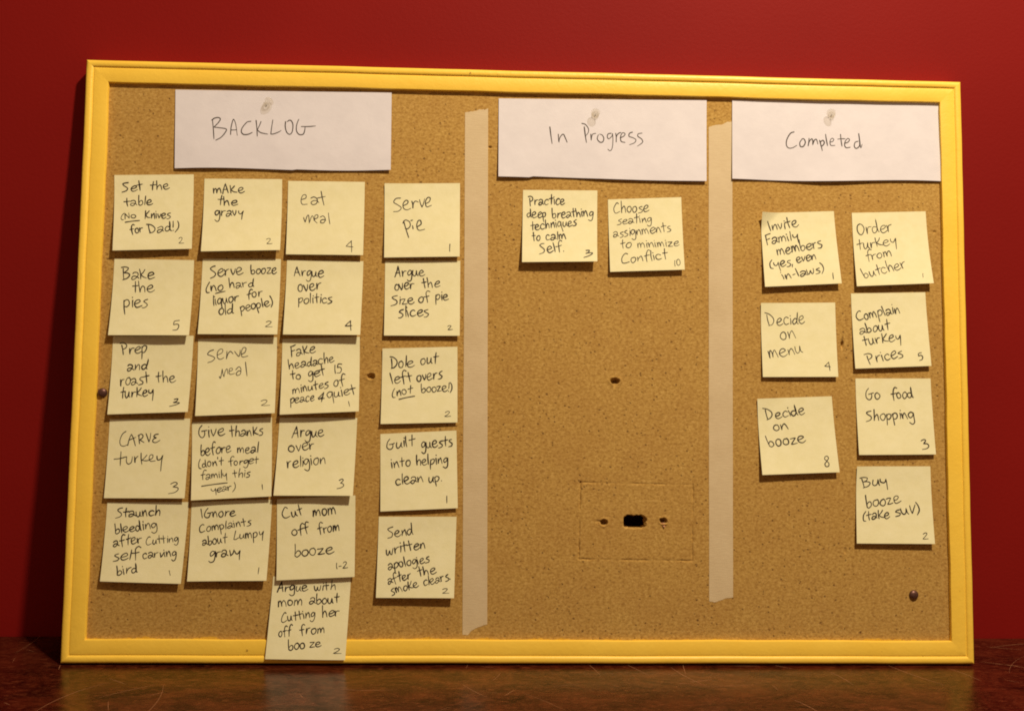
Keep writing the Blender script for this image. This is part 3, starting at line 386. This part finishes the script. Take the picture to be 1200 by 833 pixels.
def cork_panel():
    def lines(lo, hi, fine):
        xs = [lo]
        while xs[-1] < hi:
            step = 7.0
            for a, b in fine:
                if a - 1 <= xs[-1] <= b: step = .62
            nx = xs[-1] + step
            for a, b in fine:
                if xs[-1] < a < nx: nx = a
            xs.append(min(nx, hi))
        return np.array(xs)
    hw, hh = BW / 2 - 21, BH / 2 - 21
    d = DENTS
    xs = lines(-hw, hw, [(50, 173)] + [(p[0] - 5, p[0] + 5) for p in d[3:]] )
    ys = lines(-hh, hh, [(-204, -120)] + [(p[1] - 4, p[1] + 4) for p in d[2:]])
    X, Y = np.meshgrid(xs, ys); Z = np.full_like(X, CORK)
    rs = np.random.RandomState(4)
    ph = rs.uniform(0, 6.28, 12); fr = rs.uniform(.2, 1.6, 12); an = rs.uniform(0, 6.28, 12)
    nz = sum(np.sin(fr[i] * (X * np.cos(an[i]) + Y * np.sin(an[i])) + ph[i]) for i in range(12)) / 4
    # scored rectangle left by an old fitting
    P = SCORE
    def seg(a, b, w, dep, keep):
        ax, ay = a; bx, by = b; L2 = (bx - ax) ** 2 + (by - ay) ** 2
        t = ((X - ax) * (bx - ax) + (Y - ay) * (by - ay)) / L2
        tc = np.clip(t, 0, 1); dd = np.hypot(X - ax - tc * (bx - ax), Y - ay - tc * (by - ay)) + nz * .28
        k = keep(tc)
        return -dep * k * np.exp(-(dd / w) ** 2)
    pat = lambda s, lo: (lambda t: .62 * np.clip(lo - .2 + .9 * np.sin(t * s + 1) * np.sin(t * s * 2.3), 0.12, 1))
    Z += seg(P[0], P[1], .75, 1.3, pat(9, .6)); Z += seg(P[1], P[2], .8, 2.2, pat(7, .7))
    Z += seg(P[2], P[3], .8, 1.5, pat(11, .7)); Z += seg(P[3], P[0], .8, 2.6, pat(6, .85))
    # nail holes and bruises
    for i, (px, py, rx, ry, dep) in enumerate(((d[0][0], d[0][1], 3.0, 2.7, 9), (d[1][0], d[1][1] + 1, 3.0, 2.5, 9), (d[2][0], d[2][1], 3.9, 2.7, 10),
                             (d[3][0], d[3][1], 3.2, 2.6, 6), (d[4][0], d[4][1], 1.3, 3.6, 4), (d[5][0], d[5][1], 1.6, 1.2, 1.3), (d[6][0], d[6][1], 1.5, 1.2, 2.0), (d[7][0], d[7][1], 1.2, 2.6, 1.2))):
        q = np.hypot((X - px) / rx, (Y - py) / ry) + nz * .16
        Z += -dep * np.clip(1.25 - q, 0, 1) ** .6 + .5 * np.exp(-((q - 1.5) / .35) ** 2) * (dep > 4)
    q = np.hypot((X - d[0][0] + 4.5) / 3.2, (Y - d[0][1] - .8) / 1.8); Z -= 1.5 * np.exp(-q ** 2)
    q = np.hypot((X - d[1][0] - .5) / 3.0, (Y - d[1][1] + 2.4) / 1.6); Z += 1.3 * np.exp(-q ** 2 * 1.3)
    # the slot cut right through
    hx0, hx1 = HOLE[0][0], HOLE[1][0]; hy0, hy1 = HOLE[2][1], HOLE[0][1]
    cx, cy, rx, ry = (hx0 + hx1) / 2, (hy0 + hy1) / 2, (hx1 - hx0) / 2, (hy1 - hy0) / 2
    q = ((abs(X - cx) / rx) ** 5 + (abs(Y - cy) / ry) ** 5) ** .2 + nz * .05
    Z = np.where(q < 1, CORK - 10.5, Z - .5 * np.exp(-((q - 1) / .06) ** 2))
    ny_, nx_ = X.shape
    co = np.stack([X, Y, Z], -1).reshape(-1, 3) * MM
    idx = np.arange(ny_ * nx_).reshape(ny_, nx_)
    F = np.stack([idx[:-1, :-1], idx[:-1, 1:], idx[1:, 1:], idx[1:, :-1]], -1).reshape(-1, 4)
    inside = (q < .93).reshape(-1)
    F = F[~inside[F].all(1)]                       # open at the back: one looks into the dark gap behind
    me = bpy.data.meshes.new('fibre_panel')
    me.vertices.add(len(co)); me.vertices.foreach_set('co', co.astype(np.float32).ravel())
    me.loops.add(F.size); me.loops.foreach_set('vertex_index', F.ravel().astype(np.int32))
    me.polygons.add(len(F)); me.polygons.foreach_set('loop_start', np.arange(0, F.size, 4, dtype=np.int32))
    me.polygons.foreach_set('loop_total', np.full(len(F), 4, dtype=np.int32))
    me.update(calc_edges=True); me.validate(); me.materials.append(M['cork'])
    o = link(bpy.data.objects.new('fibre_panel', me)); o.parent = board
cork_panel()
# a torn chip of the panel hanging at the right-hand screw hole
dx, dy = DENTS[1]; vs = []; fs = []
for j in range(5):
    for i in range(5):
        u, v = i / 4 - .5, j / 4
        w_ = 4.6 * (1 - .75 * v ** 1.5) * (1 + .12 * math.sin(9 * v + i))
        vs.append((dx + u * w_ + .6 * v, dy - 1.2 - 4.2 * v, CORK + .1 + 1.5 * v - 1.1 * (2 * u) ** 2 * (1 - v) + .2 * math.sin(i * 2.1 + j)))
for j in range(4):
    for i in range(4): a = j * 5 + i; fs.append((a, a + 5, a + 6, a + 1))
n_ = len(vs); vs += [(x, y, z - .5) for x, y, z in vs]; fs += [tuple(reversed([q + n_ for q in f])) for f in fs]
rim = [0, 1, 2, 3, 4, 9, 14, 19, 24, 23, 22, 21, 20, 15, 10, 5]
for a, b in zip(rim, rim[1:] + rim[:1]): fs.append((a, b, b + n_, a + n_))
mesh_obj('torn_chip', vs, fs, mat_wood('torn_fibre', (.50, .25, .13)), board)
# backing strips behind the panel, round the slot, so that the slot shows depth
hx0, hx1 = HOLE[0][0] - 3, HOLE[1][0] + 3; hy0, hy1 = HOLE[2][1] - 3, HOLE[0][1] + 3
for (a, b, c, d_) in ((-434, hx0, -280, 280), (hx1, 434, -280, 280), (hx0, hx1, hy1, 280), (hx0, hx1, -280, hy0)):
    v, f = box(a, b, c, d_, -15, -14.2); mesh_obj('backing_panel', v, f, M['raw'], board)

# ------------------------------------------------------------------ handwriting
G = {}
def g(ch, w, s): 
    G[ch] = (w, [[tuple(float(t) for t in p.rstrip('!').split(',')) + (p.endswith('!'),) for p in st.split()] for st in s.split(';')])
g('a', .72, '.08,.80 .22,.98 .45,1.0 .6,.78 .58,.4 .38,.05 .14,-.03 .03,.18 .14,.42 .38,.46 .6,.30 .78,.08')
g('b', .64, '.02,1.8 .06,1.0 .12,.08! .12,.08! .34,-.04 .6,.26 .52,.74 .3,.78 .13,.45')
g('c', .62, '.58,.82 .36,1.0 .1,.75 .06,.3 .28,.0 .64,.16')
g('d', .68, '.50,.72 .26,.84 .03,.45 .16,.02 .42,.16 .56,.75 .57,1.75! .57,1.75! .56,.75 .60,.15 .72,.02')
g('e', .68, '.06,.46 .36,.52 .60,.76 .46,1.03 .16,.86 .04,.42 .2,.02 .46,.0 .76,.24')
g('f', .62, '.74,1.72 .50,1.88 .30,1.5 .28,.7 .34,-.18;.0,.88 .30,.92 .62,1.0')
g('g', .64, '.60,.86 .34,1.02 .07,.66 .18,.22 .46,.4 .62,.95! .62,.95! .66,.2 .58,-.6 .30,-.82 .03,-.55')
g('h', .66, '.04,1.8 .07,.9 .12,.0! .12,.0! .14,.5 .36,.95 .54,.7 .60,.0')
g('i', .20, '.08,.98 .11,.5 .14,.0;.05,1.42 .09,1.34')
g('k', .72, '.05,1.45 .09,.7 .13,.0;.58,1.35 .36,.9 .12,.62! .12,.62! .40,.30 .78,.10')
g('l', .20, '.06,1.75 .08,.9 .14,.0')
g('m', 1.0, '.06,.95 .08,.5 .09,.0! .09,.0! .13,.6 .30,.98 .42,.6 .45,.08! .45,.08! .50,.6 .70,.98 .86,.6 .93,.0')
g('_m', .98, '.05,-.08 .05,.4 .10,.96! .10,.96! .24,.62 .36,.22! .36,.22! .46,.85 .58,.9 .66,.25! .66,.25! .76,.85 .88,.7 .98,.0')
g('n', .66, '.06,.9 .08,.45 .10,.02! .10,.02! .16,.5 .38,.98 .52,.7 .64,.0')
g('o', .62, '.40,1.0 .14,.86 .04,.4 .22,.02 .48,.1 .6,.55 .46,.95 .26,.92')
g('p', .64, '.04,.95 .08,.0 .14,-.85;.07,.72 .28,1.0 .54,.9 .56,.45 .32,.10 .12,.16')
g('q', .68, '.60,.86 .32,1.0 .06,.60 .20,.1 .46,.3 .60,.95! .60,.95! .60,.1 .68,-.85')
g('r', .56, '.06,.94 .09,.5 .12,.0! .12,.0! .14,.5 .30,.86 .58,.92')
g('s', .56, '.54,1.02 .28,.94 .14,.74 .34,.52 .54,.30 .46,.02 .22,-.10 .02,-.12')
g('t', .58, '.28,1.7 .29,.8 .34,.0;.0,.98 .28,1.02 .62,1.08')
g('u', .66, '.05,.95 .05,.35 .20,.02 .42,.22 .54,.95! .54,.95! .55,.3 .70,.02')
g('v', .54, '.03,.95 .14,.5 .26,.02! .26,.02! .42,.4 .52,1.0')
g('w', .86, '.04,.95 .08,.2 .24,.02 .40,.5 .44,.75! .44,.75! .48,.15 .66,.02 .78,.4 .84,1.0')
g('z', .64, '.05,.92 .30,.96 .54,.96! .54,.96! .30,.5 .06,.06! .06,.06! .34,.04 .68,.10')
g('y', .64, '.04,.98 .08,.55 .28,.38 .48,.55 .60,.98! .60,.98! .60,.3 .62,-.75')
g('A', .84, '.02,-.05 .22,.8 .38,1.65! .38,1.65! .56,.8 .76,.0;.12,.58 .42,.62 .70,.66')
g('B', .86, '.12,1.5 .16,.8 .22,.0;-.06,1.6 .30,1.72 .62,1.5 .50,1.15 .18,.92! .18,.92! .60,.88 .80,.62 .55,.2 .12,-.06')
g('C', .86, '.70,1.5 .50,1.68 .22,1.3 .06,.75 .14,.2 .40,.0 .86,.22')
g('D', .90, '.16,1.45 .19,.7 .26,.0;-.06,1.7 .36,1.55 .76,1.05 .80,.55 .55,.12 .16,-.02')
g('E', .72, '.62,1.3 .30,1.35 .12,1.05 .36,.80! .36,.80! .06,.6 .10,.12 .44,.0 .76,.34')
g('F', .70, '.12,1.5 .16,.8 .26,-.1;.08,1.55 .40,1.62 .70,1.72;.18,.78 .40,.84 .60,.90')
g('G', .88, '.40,1.68 .14,1.2 .06,.5 .24,.04 .54,.02 .70,.40 .68,.84;.36,.82 .66,.86 .96,.92')
g('I', .18, '.04,1.65 .08,.8 .14,.0')
g('K', .86, '.05,1.6 .09,.8 .13,.0;.60,1.5 .36,1.05 .12,.72! .12,.72! .46,.30 .90,.14')
g('L', .70, '.14,1.6 .09,.8 .06,.10! .06,.10! .34,.08 .70,.32')
g('N', .62, '.04,.0 .08,.7 .10,1.35! .10,1.35! .32,.6 .52,.05! .52,.05! .54,.7 .56,1.4')
g('O', .84, '.40,1.65 .12,1.3 .04,.6 .22,.02 .54,.08 .76,.8 .62,1.45 .34,1.6')
g('P', .74, '.14,1.4 .19,.7 .24,-.1;-.04,1.68 .34,1.70 .64,1.42 .58,1.0 .20,.72')
g('R', .80, '.12,1.35 .14,.7 .16,.0;.06,1.4 .40,1.5 .58,1.2 .42,.9 .16,.72! .16,.72! .46,.36 .76,.05')
g('S', .78, '.72,1.64 .44,1.6 .16,1.42 .30,1.1 .56,.74 .66,.4 .46,.05 .02,-.10')
g('V', .66, '.04,1.5 .18,.7 .28,.02! .28,.02! .46,.7 .66,1.55')
g('(', .40, '.34,1.62 .12,1.1 .04,.4 .14,-.10 .40,-.18')
g(')', .36, '.10,1.75 .30,1.2 .32,.4 .02,-.35')
g('!', .18, '.10,1.65 .08,1.0 .07,.55;.08,.06 .11,.0')
g('.', .14, '.05,.06 .09,.0')
g(',', .18, '.12,.15 .08,-.15 .02,-.35')
g("'", .10, '.06,1.7 .05,1.35')
g('-', .46, '.04,.58 .40,.62')
g('&', .86, '.62,1.5 .56,.8 .52,-.15;.60,1.42 .30,.95 .04,.55! .04,.55! .10,.30 .30,.45 .50,.62;.40,.32 .84,.42')
g('1', .18, '.06,1.5 .08,.7 .12,.0')
g('2', .72, '.04,1.22 .26,1.48 .50,1.25 .34,.6 .05,.06! .05,.06! .36,.02 .74,.05')
g('3', .64, '.08,1.36 .36,1.52 .52,1.25 .24,.86! .24,.86! .56,.72 .62,.35 .36,.02 -.06,-.04')
g('4', .72, '.56,1.58 .28,1.15 .02,.72! .02,.72! .34,.70 .72,.74;.54,1.58 .56,.8 .62,-.08')
g('5', .62, '.60,1.5 .36,1.5 .16,1.38 .12,.90! .12,.90! .42,.95 .58,.62 .40,.1 .02,.0')
g('8', .60, '.34,.82 .10,1.05 .12,1.45 .38,1.5 .48,1.2 .34,.82 .10,.45 .18,.02 .46,.06 .54,.5 .34,.82')
g('0', .52, '.26,1.5 .08,1.2 .06,.4 .22,.0 .42,.4 .44,1.2 .26,1.48')

def catmull(pts, per=5):
    """smooth a stroke; points written twice with a '!' stay sharp"""
    segs = []; cur = []
    i = 0
    while i < len(pts):
        cur.append(pts[i][:2])
        if pts[i][2] and i + 1 < len(pts) and pts[i + 1][2] and pts[i + 1][:2] == pts[i][:2]:
            segs.append(cur); cur = []
        i += 1
    segs.append(cur); out = []
    for s in segs:
        if len(s) < 2: continue
        q = [(2 * s[0][0] - s[1][0], 2 * s[0][1] - s[1][1])] + s + [(2 * s[-1][0] - s[-2][0], 2 * s[-1][1] - s[-2][1])]
        for k in range(1, len(q) - 2):
            for j in range(per):
                t = j / per; a, b, c, d = q[k - 1], q[k], q[k + 1], q[k + 2]
                out.append(tuple(.5 * (2 * b[m] + (c[m] - a[m]) * t + (2 * a[m] - 5 * b[m] + 4 * c[m] - d[m]) * t * t
                                        + (3 * b[m] - a[m] - 3 * c[m] + d[m]) * t ** 3) for m in (0, 1)))
        out.append(s[-1])
    return out

def layout(word, r):
    """strokes of one word in mm: origin at its baseline start"""
    t, x0, y0, x1, y1, xh = word; xh *= 1.05
    L = math.hypot(x1 - x0, y1 - y0); ux, uy = (x1 - x0) / L, (y1 - y0) / L      # y runs down the sheet here
    gap = .11; adv = 0; items = []
    for i, ch in enumerate(t):
        w, st = G[ch]; ww = w * r.uniform(.93, 1.07)
        items.append((ch, adv, ww / w)); adv += ww + (gap if i < len(t) - 1 else 0) * r.uniform(.7, 1.2)
    if len(t) == 1: sx = xh * .62 if t == '1' else L / max(adv, .1)
    else: sx = L / adv
    res = []
    for ch, a, ws in items:
        dy = r.uniform(-.07, .07); hs = r.uniform(.90, 1.10); sl = r.uniform(-.12, .06)
        for st in G[ch][1]:
            q = [(p[0] + r.uniform(-.035, .035), p[1] + r.uniform(-.04, .04), p[2]) for p in st]
            for k in range(1, len(q)):
                if st[k][2] and st[k - 1][:2] == st[k][:2]: q[k] = q[k - 1]
            pl = catmull(q)
            o = []
            for (gx, gy) in pl:
                X = (a + gx * ws - sl * gy) * sx; Yh = (gy * hs + dy) * xh
                o.append((x0 + ux * X + uy * Yh, y0 + uy * X - ux * Yh))
            res.append(o)
    return res

def ribbons(strokes, width, surf, name, mat, parent, r, tiers=1):
    vs = []; fs = []
    for st in strokes:
        wk = 1.0
        if isinstance(st, tuple): st, wk = st
        # drop repeats
        p = [st[0]]
        for q in st[1:]:
            if math.hypot(q[0] - p[-1][0], q[1] - p[-1][1]) > .05: p.append(q)
        if len(p) < 2: p.append((p[0][0] + .2, p[0][1] + .3))
        n = len(p); w0 = wk * width * r.uniform(.84, 1.12) / 2; base = len(vs); lift = r.uniform(0, .03)
        # a rounded start and end
        def add(x, y, nx, ny, w):
            for s_ in (1, -1): vs.append(surf(x + nx * w * s_, y + ny * w * s_, lift))
        tans = []
        for i in range(n):
            a = p[max(i - 1, 0)]; b = p[min(i + 1, n - 1)]; d = math.hypot(b[0] - a[0], b[1] - a[1]) or 1
            tans.append(((b[0] - a[0]) / d, (b[1] - a[1]) / d))
        ph = r.uniform(0, 6)
        t0 = tans[0]; add(p[0][0] - t0[0] * w0 * .8, p[0][1] - t0[1] * w0 * .8, -t0[1], t0[0], w0 * .45)
        for i in range(n):
            k = i / (n - 1); w = w0 * (1 + .14 * math.sin(ph + k * 5)) * (1 if k < .8 else 1 - (k - .8) * 1.4)
            add(p[i][0], p[i][1], -tans[i][1], tans[i][0], w)
        t1 = tans[-1]; add(p[-1][0] + t1[0] * w0 * .6, p[-1][1] + t1[1] * w0 * .6, -t1[1], t1[0], w0 * .3)
        for i in range(n + 1):
            j = base + 2 * i; fs.append((j, j + 1, j + 3, j + 2))
    return mesh_obj(name, vs, fs, mat, parent)

# ------------------------------------------------------------------ a sheet of paper stuck to the board
def sheet_fn(cor, org, hl, hr, flat, power, rough, seed, z0=.35, curl=None):
    """cor: TL TR BR BL in board mm; returns f(u,v,lift) -> local mm"""
    nz = smooth_noise(seed); r = random.Random(seed)
    bow = r.uniform(-.5, .7)
    def fn(u, v, lift=0.0):
        x = (cor[0][0] * (1 - u) + cor[1][0] * u) * (1 - v) + (cor[3][0] * (1 - u) + cor[2][0] * u) * v
        y = (cor[0][1] * (1 - u) + cor[1][1] * u) * (1 - v) + (cor[3][1] * (1 - u) + cor[2][1] * u) * v
        t = max(0, (v - flat) / (1 - flat)) ** power
        z = z0 + (hl * (1 - u) + hr * u - z0) * t + nz(u * 3.2, v * 3.2) * rough * (.25 + .75 * v) + bow * 4 * u * (1 - u) * t * .5
        if curl: z += curl(u, v)
        return (x - org[0], y - org[1], max(z, .12) + lift)
    return fn

def sheet_mesh(name, fn, nu, nv, th, mat, parent, outline=None):
    vs = []; fs = []
    for side in (th, 0.0):
        for j in range(nv + 1):
            for i in range(nu + 1):
                u, v = i / nu, j / nv
                if outline: u, v = outline(u, v)
                vs.append(fn(u, v, side))
    W_ = nu + 1; K = W_ * (nv + 1)
    for j in range(nv):
        for i in range(nu):
            a = j * W_ + i
            fs.append((a, a + W_, a + W_ + 1, a + 1)); fs.append((K + a, K + a + 1, K + a + W_ + 1, K + a + W_))
    ring = [i for i in range(W_)] + [j * W_ + nu for j in range(1, nv + 1)] + [nv * W_ + i for i in range(nu - 1, -1, -1)] + [j * W_ for j in range(nv - 1, 0, -1)]
    for a, b in zip(ring, ring[1:] + ring[:1]): fs.append((a, b, K + b, K + a))
    o = mesh_obj(name, vs, fs, mat, parent, smooth=True)
    me = o.data
    bm = bmesh.new(); bm.from_mesh(me)
    for e in bm.edges:
        if len(e.link_faces) == 2 and e.calc_face_angle(0) > .7: e.smooth = False
    bm.to_mesh(me); bm.free()
    return o

NOTE_LABELS = {
 'n1': 'pale yellow sticky note reading Set the table (No knives for Dad!), 2',
 'n2': 'pale yellow sticky note reading Make the gravy, 2, in the top row of notes',
 'n3': 'pale yellow sticky note reading eat meal, 4, in thin pen',
 'n4': 'pale yellow sticky note reading Serve pie, 1, beside left masking tape strip',
 'n5': 'pale yellow sticky note reading Bake the pies, 5',
 'n6': 'pale yellow sticky note reading Serve booze (no hard liquor for old people)',
 'n7': 'pale yellow sticky note reading Argue over politics, 4',
 'n8': 'pale yellow sticky note reading Argue over the size of pie slices, 2',
 'n9': 'pale yellow sticky note reading Prep and roast the turkey, 3, beside a brown tack',
 'n10': 'pale yellow sticky note reading serve meal, 2, in thin pen',
 'n11': 'pale yellow sticky note reading Fake headache to get 15 minutes of peace and quiet, 1',
 'n12': 'pale yellow sticky note reading Dole out left overs (not booze!), 2',
 'n13': 'pale yellow sticky note reading Carve turkey, 3',
 'n14': "tilted yellow sticky note reading Give thanks before meal (don't forget family this year)",
 'n15': 'pale yellow sticky note reading Argue over religion, 3',
 'n16': 'pale yellow sticky note reading Guilt guests into helping clean up, 1',
 'n17': 'pale yellow sticky note reading Staunch bleeding after cutting self carving bird, 1',
 'n18': 'pale yellow sticky note reading Ignore complaints about lumpy gravy, 1',
 'n19': 'pale yellow sticky note reading Cut mom off from booze, 1-2, overlapping the note below',
 'n20': 'lowest sticky note, hanging over the frame, reading Argue with mom',
 'n21': 'pale yellow sticky note reading Send written apologies after the smoke clears, 2',
 'n22': 'pale yellow sticky note reading Practice deep breathing techniques to calm self, 3',
 'n23': 'pale yellow sticky note reading Choose seating assignments to minimize conflict, 10',
 'n24': 'tilted yellow sticky note with curled corner reading Invite family members (yes, even in-laws)',
 'n25': 'pale yellow sticky note reading Order turkey from butcher, 1',
 'n26': 'pale yellow sticky note reading Decide on menu, 4',
 'n27': 'pale yellow sticky note reading Complain about turkey prices, 5',
 'n28': 'pale yellow sticky note reading Decide on booze, 8',
 'n29': 'pale yellow sticky note reading Go food shopping, 3',
 'n30': 'pale yellow sticky note reading Buy booze (take SUV), 2',
}
def sheet_writing(name, words, fn, wmm, hmm, width, mat, parent, seed):
    r = random.Random(seed); st = []
    for w in words:
        if w[0] == '_':
            a, b = (w[1] * wmm, w[2] * hmm), (w[3] * wmm, w[4] * hmm)
            st.append([(a[0] + (b[0] - a[0]) * t / 6, a[1] + (b[1] - a[1]) * t / 6 - .25 * math.sin(t / 6 * 3.1)) for t in range(7)])
        elif w[0] == '~~':
            for q in w[1]: st.append(catmull([(p[0] * wmm, p[1] * hmm, p[2]) for p in q]))
        elif w[0] == '~':
            st.append(catmull([(p[0] * wmm, p[1] * hmm, False) for p in w[1]]))
        else:
            ls = layout((w[0], w[1] * wmm, w[2] * hmm, w[3] * wmm, w[4] * hmm, w[5] * hmm), r)
            wk = max(.74, min(1.0, w[5] * hmm / 5.3)); st += [(q, wk) for q in ls]
    return ribbons(st, width, lambda x, y, l: fn(x / wmm, y / hmm, .17 + l), name, mat, parent, r)

thin = {'n3': .88, 'n10': .88, 'n26': .95, 'n25': .95, 'n23': .95, 'n13': 1.0, 'n4': 1.05}
for i, (key, cor, hl, hr, words, num) in enumerate(NOTES):
    org = cor[0]
    e = empty_on_board('sticky_note', org[0], org[1])
    grp = None
    tag(e, NOTE_LABELS[key], 'sticky note', 'yellow sticky notes stuck on the pin board')
    curl = None
    if key == 'n24': curl = lambda u, v: 7.0 * max(0, 1 - (u + v) / .26) ** 1.4
    elif key in ('n4', 'n12', 'n26', 'n28', 'n30'): curl = lambda u, v: 1.6 * max(0, 1 - (u + v) / .35) ** 1.5
    flat, pw = (.12, 1.15) if key == 'n20' else (.16, 1.35 + (i * 37 % 10) * .05)
    fn = sheet_fn(cor, org, hl, hr, flat, pw, .28, 100 + i, curl=curl)
    sheet_mesh('paper_sheet', fn, *((48, 52) if curl else (18, 22)), .10, NOTE_MATS[i % 4], e)
    wmm = math.dist(cor[0], cor[1]); hmm = math.dist(cor[0], cor[3])
    k = thin.get(key, 1.15) * 1.03
    im = M['ink2'] if key in ('n3', 'n10') else M['ink']
    sheet_writing('handwriting', words, fn, wmm, hmm, k, im, e, 500 + i)
    sheet_writing('handwritten_number', [num], fn, wmm, hmm, min(k, 1.05), im, e, 900 + i)

CARD_LABELS = {'c1': 'white paper strip titled BACKLOG, pinned at the top left of the board',
               'c2': 'white paper strip titled In Progress, pinned at the top middle of the board',
               'c3': 'white paper strip titled Completed, pinned at the top right of the board'}
for i, (key, cor, words) in enumerate(CARDS):
    e = empty_on_board('title_card', cor[0][0], cor[0][1])
    tag(e, CARD_LABELS[key], 'paper sign', 'white title strips pinned along the top of the board')
    wave = {'c1': lambda u, v: 0, 'c2': lambda u, v: 0, 'c3': lambda u, v: 0}[key]
    pu = {'c1': .425, 'c2': .47, 'c3': .47}[key]
    def curl(u, v, pu=pu, i=i):
        return 1.1 * (math.sin(u * 7 + i * 2) * .5 + .5) * v ** 2 + 1.0 * abs(u - pu) * (1 - v) + .5 * math.sin(u * 13 + i) * v ** 3
    fn = sheet_fn(cor, cor[0], 2.0, 2.0, .1, 1.2, .35, 300 + i, z0=.5, curl=curl)
    def outl(u, v, i=i):
        # the strips were cut by hand: the lower edge wanders and has a small step
        s = {0: .012 * math.sin(u * 6.5) + (.01 if u > .55 else 0), 1: .008 * math.sin(u * 5 + 1) + (.014 if u > .16 else 0), 2: .012 * math.sin(u * 7 + 2)}[i]
        return u, v * (1 - s * v ** 3)
    sheet_mesh('paper_strip', fn, 48, 16, .10, M['card'], e, outl)
    sheet_writing('handwriting', words, fn, math.dist(cor[0], cor[1]), math.dist(cor[0], cor[3]), 1.05, M['ink2'], e, 700 + i)

# ------------------------------------------------------------------ masking tape
TAPE_LABELS = {'t1': 'long beige masking tape strip dividing Backlog from In Progress', 't2': 'beige masking tape strip dividing In Progress from Completed, torn at both ends'}
for i, (key, pts) in enumerate(TAPES):
    cx = sum(p[0] for p in pts) / len(pts); y0 = min(p[1] for p in pts)
    # left and right outlines by height, torn ends jagged
    r = random.Random(50 + i); bm = bmesh.new(); n = len(pts)
    dense = []
    for a, b in zip(pts, pts[1:] + pts[:1]):
        L = math.dist(a, b); k = max(1, int(L / (1.2 if abs(a[0] - b[0]) > 1.5 else 12)))
        for j in range(k):
            t = j / k; jag = (r.uniform(-.35, .35) if abs(a[0] - b[0]) > 1.5 else r.uniform(-.06, .06))
            dense.append((a[0] + (b[0] - a[0]) * t + (0 if abs(a[0] - b[0]) > 1.5 else jag), a[1] + (b[1] - a[1]) * t + (jag if abs(a[0] - b[0]) > 1.5 else 0)))
    vt = [bm.verts.new(((x - cx) * MM, (y - y0) * MM, .22 * MM)) for x, y in dense]
    f_ = bm.faces.new(vt); 
    if f_.normal.z < 0: f_.normal_flip()
    ex = bmesh.ops.extrude_face_region(bm, geom=[f_])
    bmesh.ops.translate(bm, verts=[q for q in ex['geom'] if isinstance(q, bmesh.types.BMVert)], vec=(0, 0, -.2 * MM))
    bmesh.ops.recalc_face_normals(bm, faces=bm.faces)
    me = bpy.data.meshes.new('masking_tape'); bm.to_mesh(me); bm.free(); me.materials.append(M['tape'])
    o = link(bpy.data.objects.new('masking_tape', me)); o.matrix_world = Matrix.Translation(wpt(cx, y0, CORK + .05)) @ RB
    tag(o, TAPE_LABELS[key], 'masking tape', 'masking tape strips dividing the board')

# ------------------------------------------------------------------ pins and tacks
def lathe(name, prof, mat, parent, seg=28):
    """prof: (radius, z) in mm"""
    vs = []; fs = []; m = len(prof)
    for (rr, z) in prof:
        for k in range(seg): vs.append((rr * math.cos(2 * math.pi * k / seg), rr * math.sin(2 * math.pi * k / seg), z))
    for j in range(m - 1):
        for k in range(seg):
            a, b = j * seg + k, j * seg + (k + 1) % seg
            fs.append((a, b, b + seg, a + seg))
    fs.append(tuple(reversed(range(seg)))); fs.append(tuple(range((m - 1) * seg, m * seg)))
    o = mesh_obj(name, vs, fs, mat, parent, smooth=True)
    bm = bmesh.new(); bm.from_mesh(o.data); bmesh.ops.recalc_face_normals(bm, faces=bm.faces)
    for e in bm.edges:
        if len(e.link_faces) == 2 and e.calc_face_angle(0) > .8: e.smooth = False
    bm.to_mesh(o.data); bm.free(); return o
PINL = ['clear plastic push pin through the BACKLOG title strip, tilted to the right',
        'clear plastic push pin through the In Progress title strip', 'clear plastic push pin through the Completed title strip']
for i, (x, y) in enumerate(PINS):
    e = empty_on_board('push_pin', x, y, CORK + .9)
    tx, ty = ((.75, .50), (-.12, .0), (-.42, .05))[i]
    dirv = Vector((tx, ty, 1)).normalized()
    e.matrix_world = Matrix.Translation(wpt(x, y, CORK + 1.2)) @ RB @ Vector((0, 0, 1)).rotation_difference(dirv).to_matrix().to_4x4()
    tag(e, PINL[i], 'push pin', 'clear push pins holding the title strips')
    lathe('pin_head', [(.5, .2), (3.5, .2), (4.0, .5), (4.0, .9), (3.5, 1.3), (2.5, 1.7), (2.1, 2.5), (2.1, 3.9), (2.5, 5.0), (3.4, 5.7), (4.3, 6.1), (4.7, 6.6), (4.7, 7.1), (4.4, 7.6), (3.5, 7.8), (.5, 7.85)], M['clear'], e)
    lathe('pin_point', [(.15, -7), (.5, -5.5), (.5, 1.15)], M['steel'], e, 10)
TACKL = ['brown domed thumb tack in the empty lower right corner of the board', 'brown domed thumb tack beside the left rail of the frame']
for i, (x, y) in enumerate(TACKS):
    e = empty_on_board('thumb_tack', x, y, CORK)
    tag(e, TACKL[i], 'thumb tack', 'brown thumb tacks left in the board')
    if i == 1: e.matrix_world = e.matrix_world @ Matrix.Rotation(.22, 4, 'Y') @ Matrix.Rotation(.15, 4, 'X')
    z = .9 if i == 1 else .4
    lathe('tack_head', [(4.2, z), (4.75, z + .1), (4.8, z + .5), (4.4, z + 1.3), (3.5, z + 2.1), (2.2, z + 2.65), (1.0, z + 2.85), (.2, z + 2.9)], M['tack'], e)
    lathe('tack_point', [(.1, -8), (.5, -6.5), (.5, z + .05)], M['steel'], e, 8)
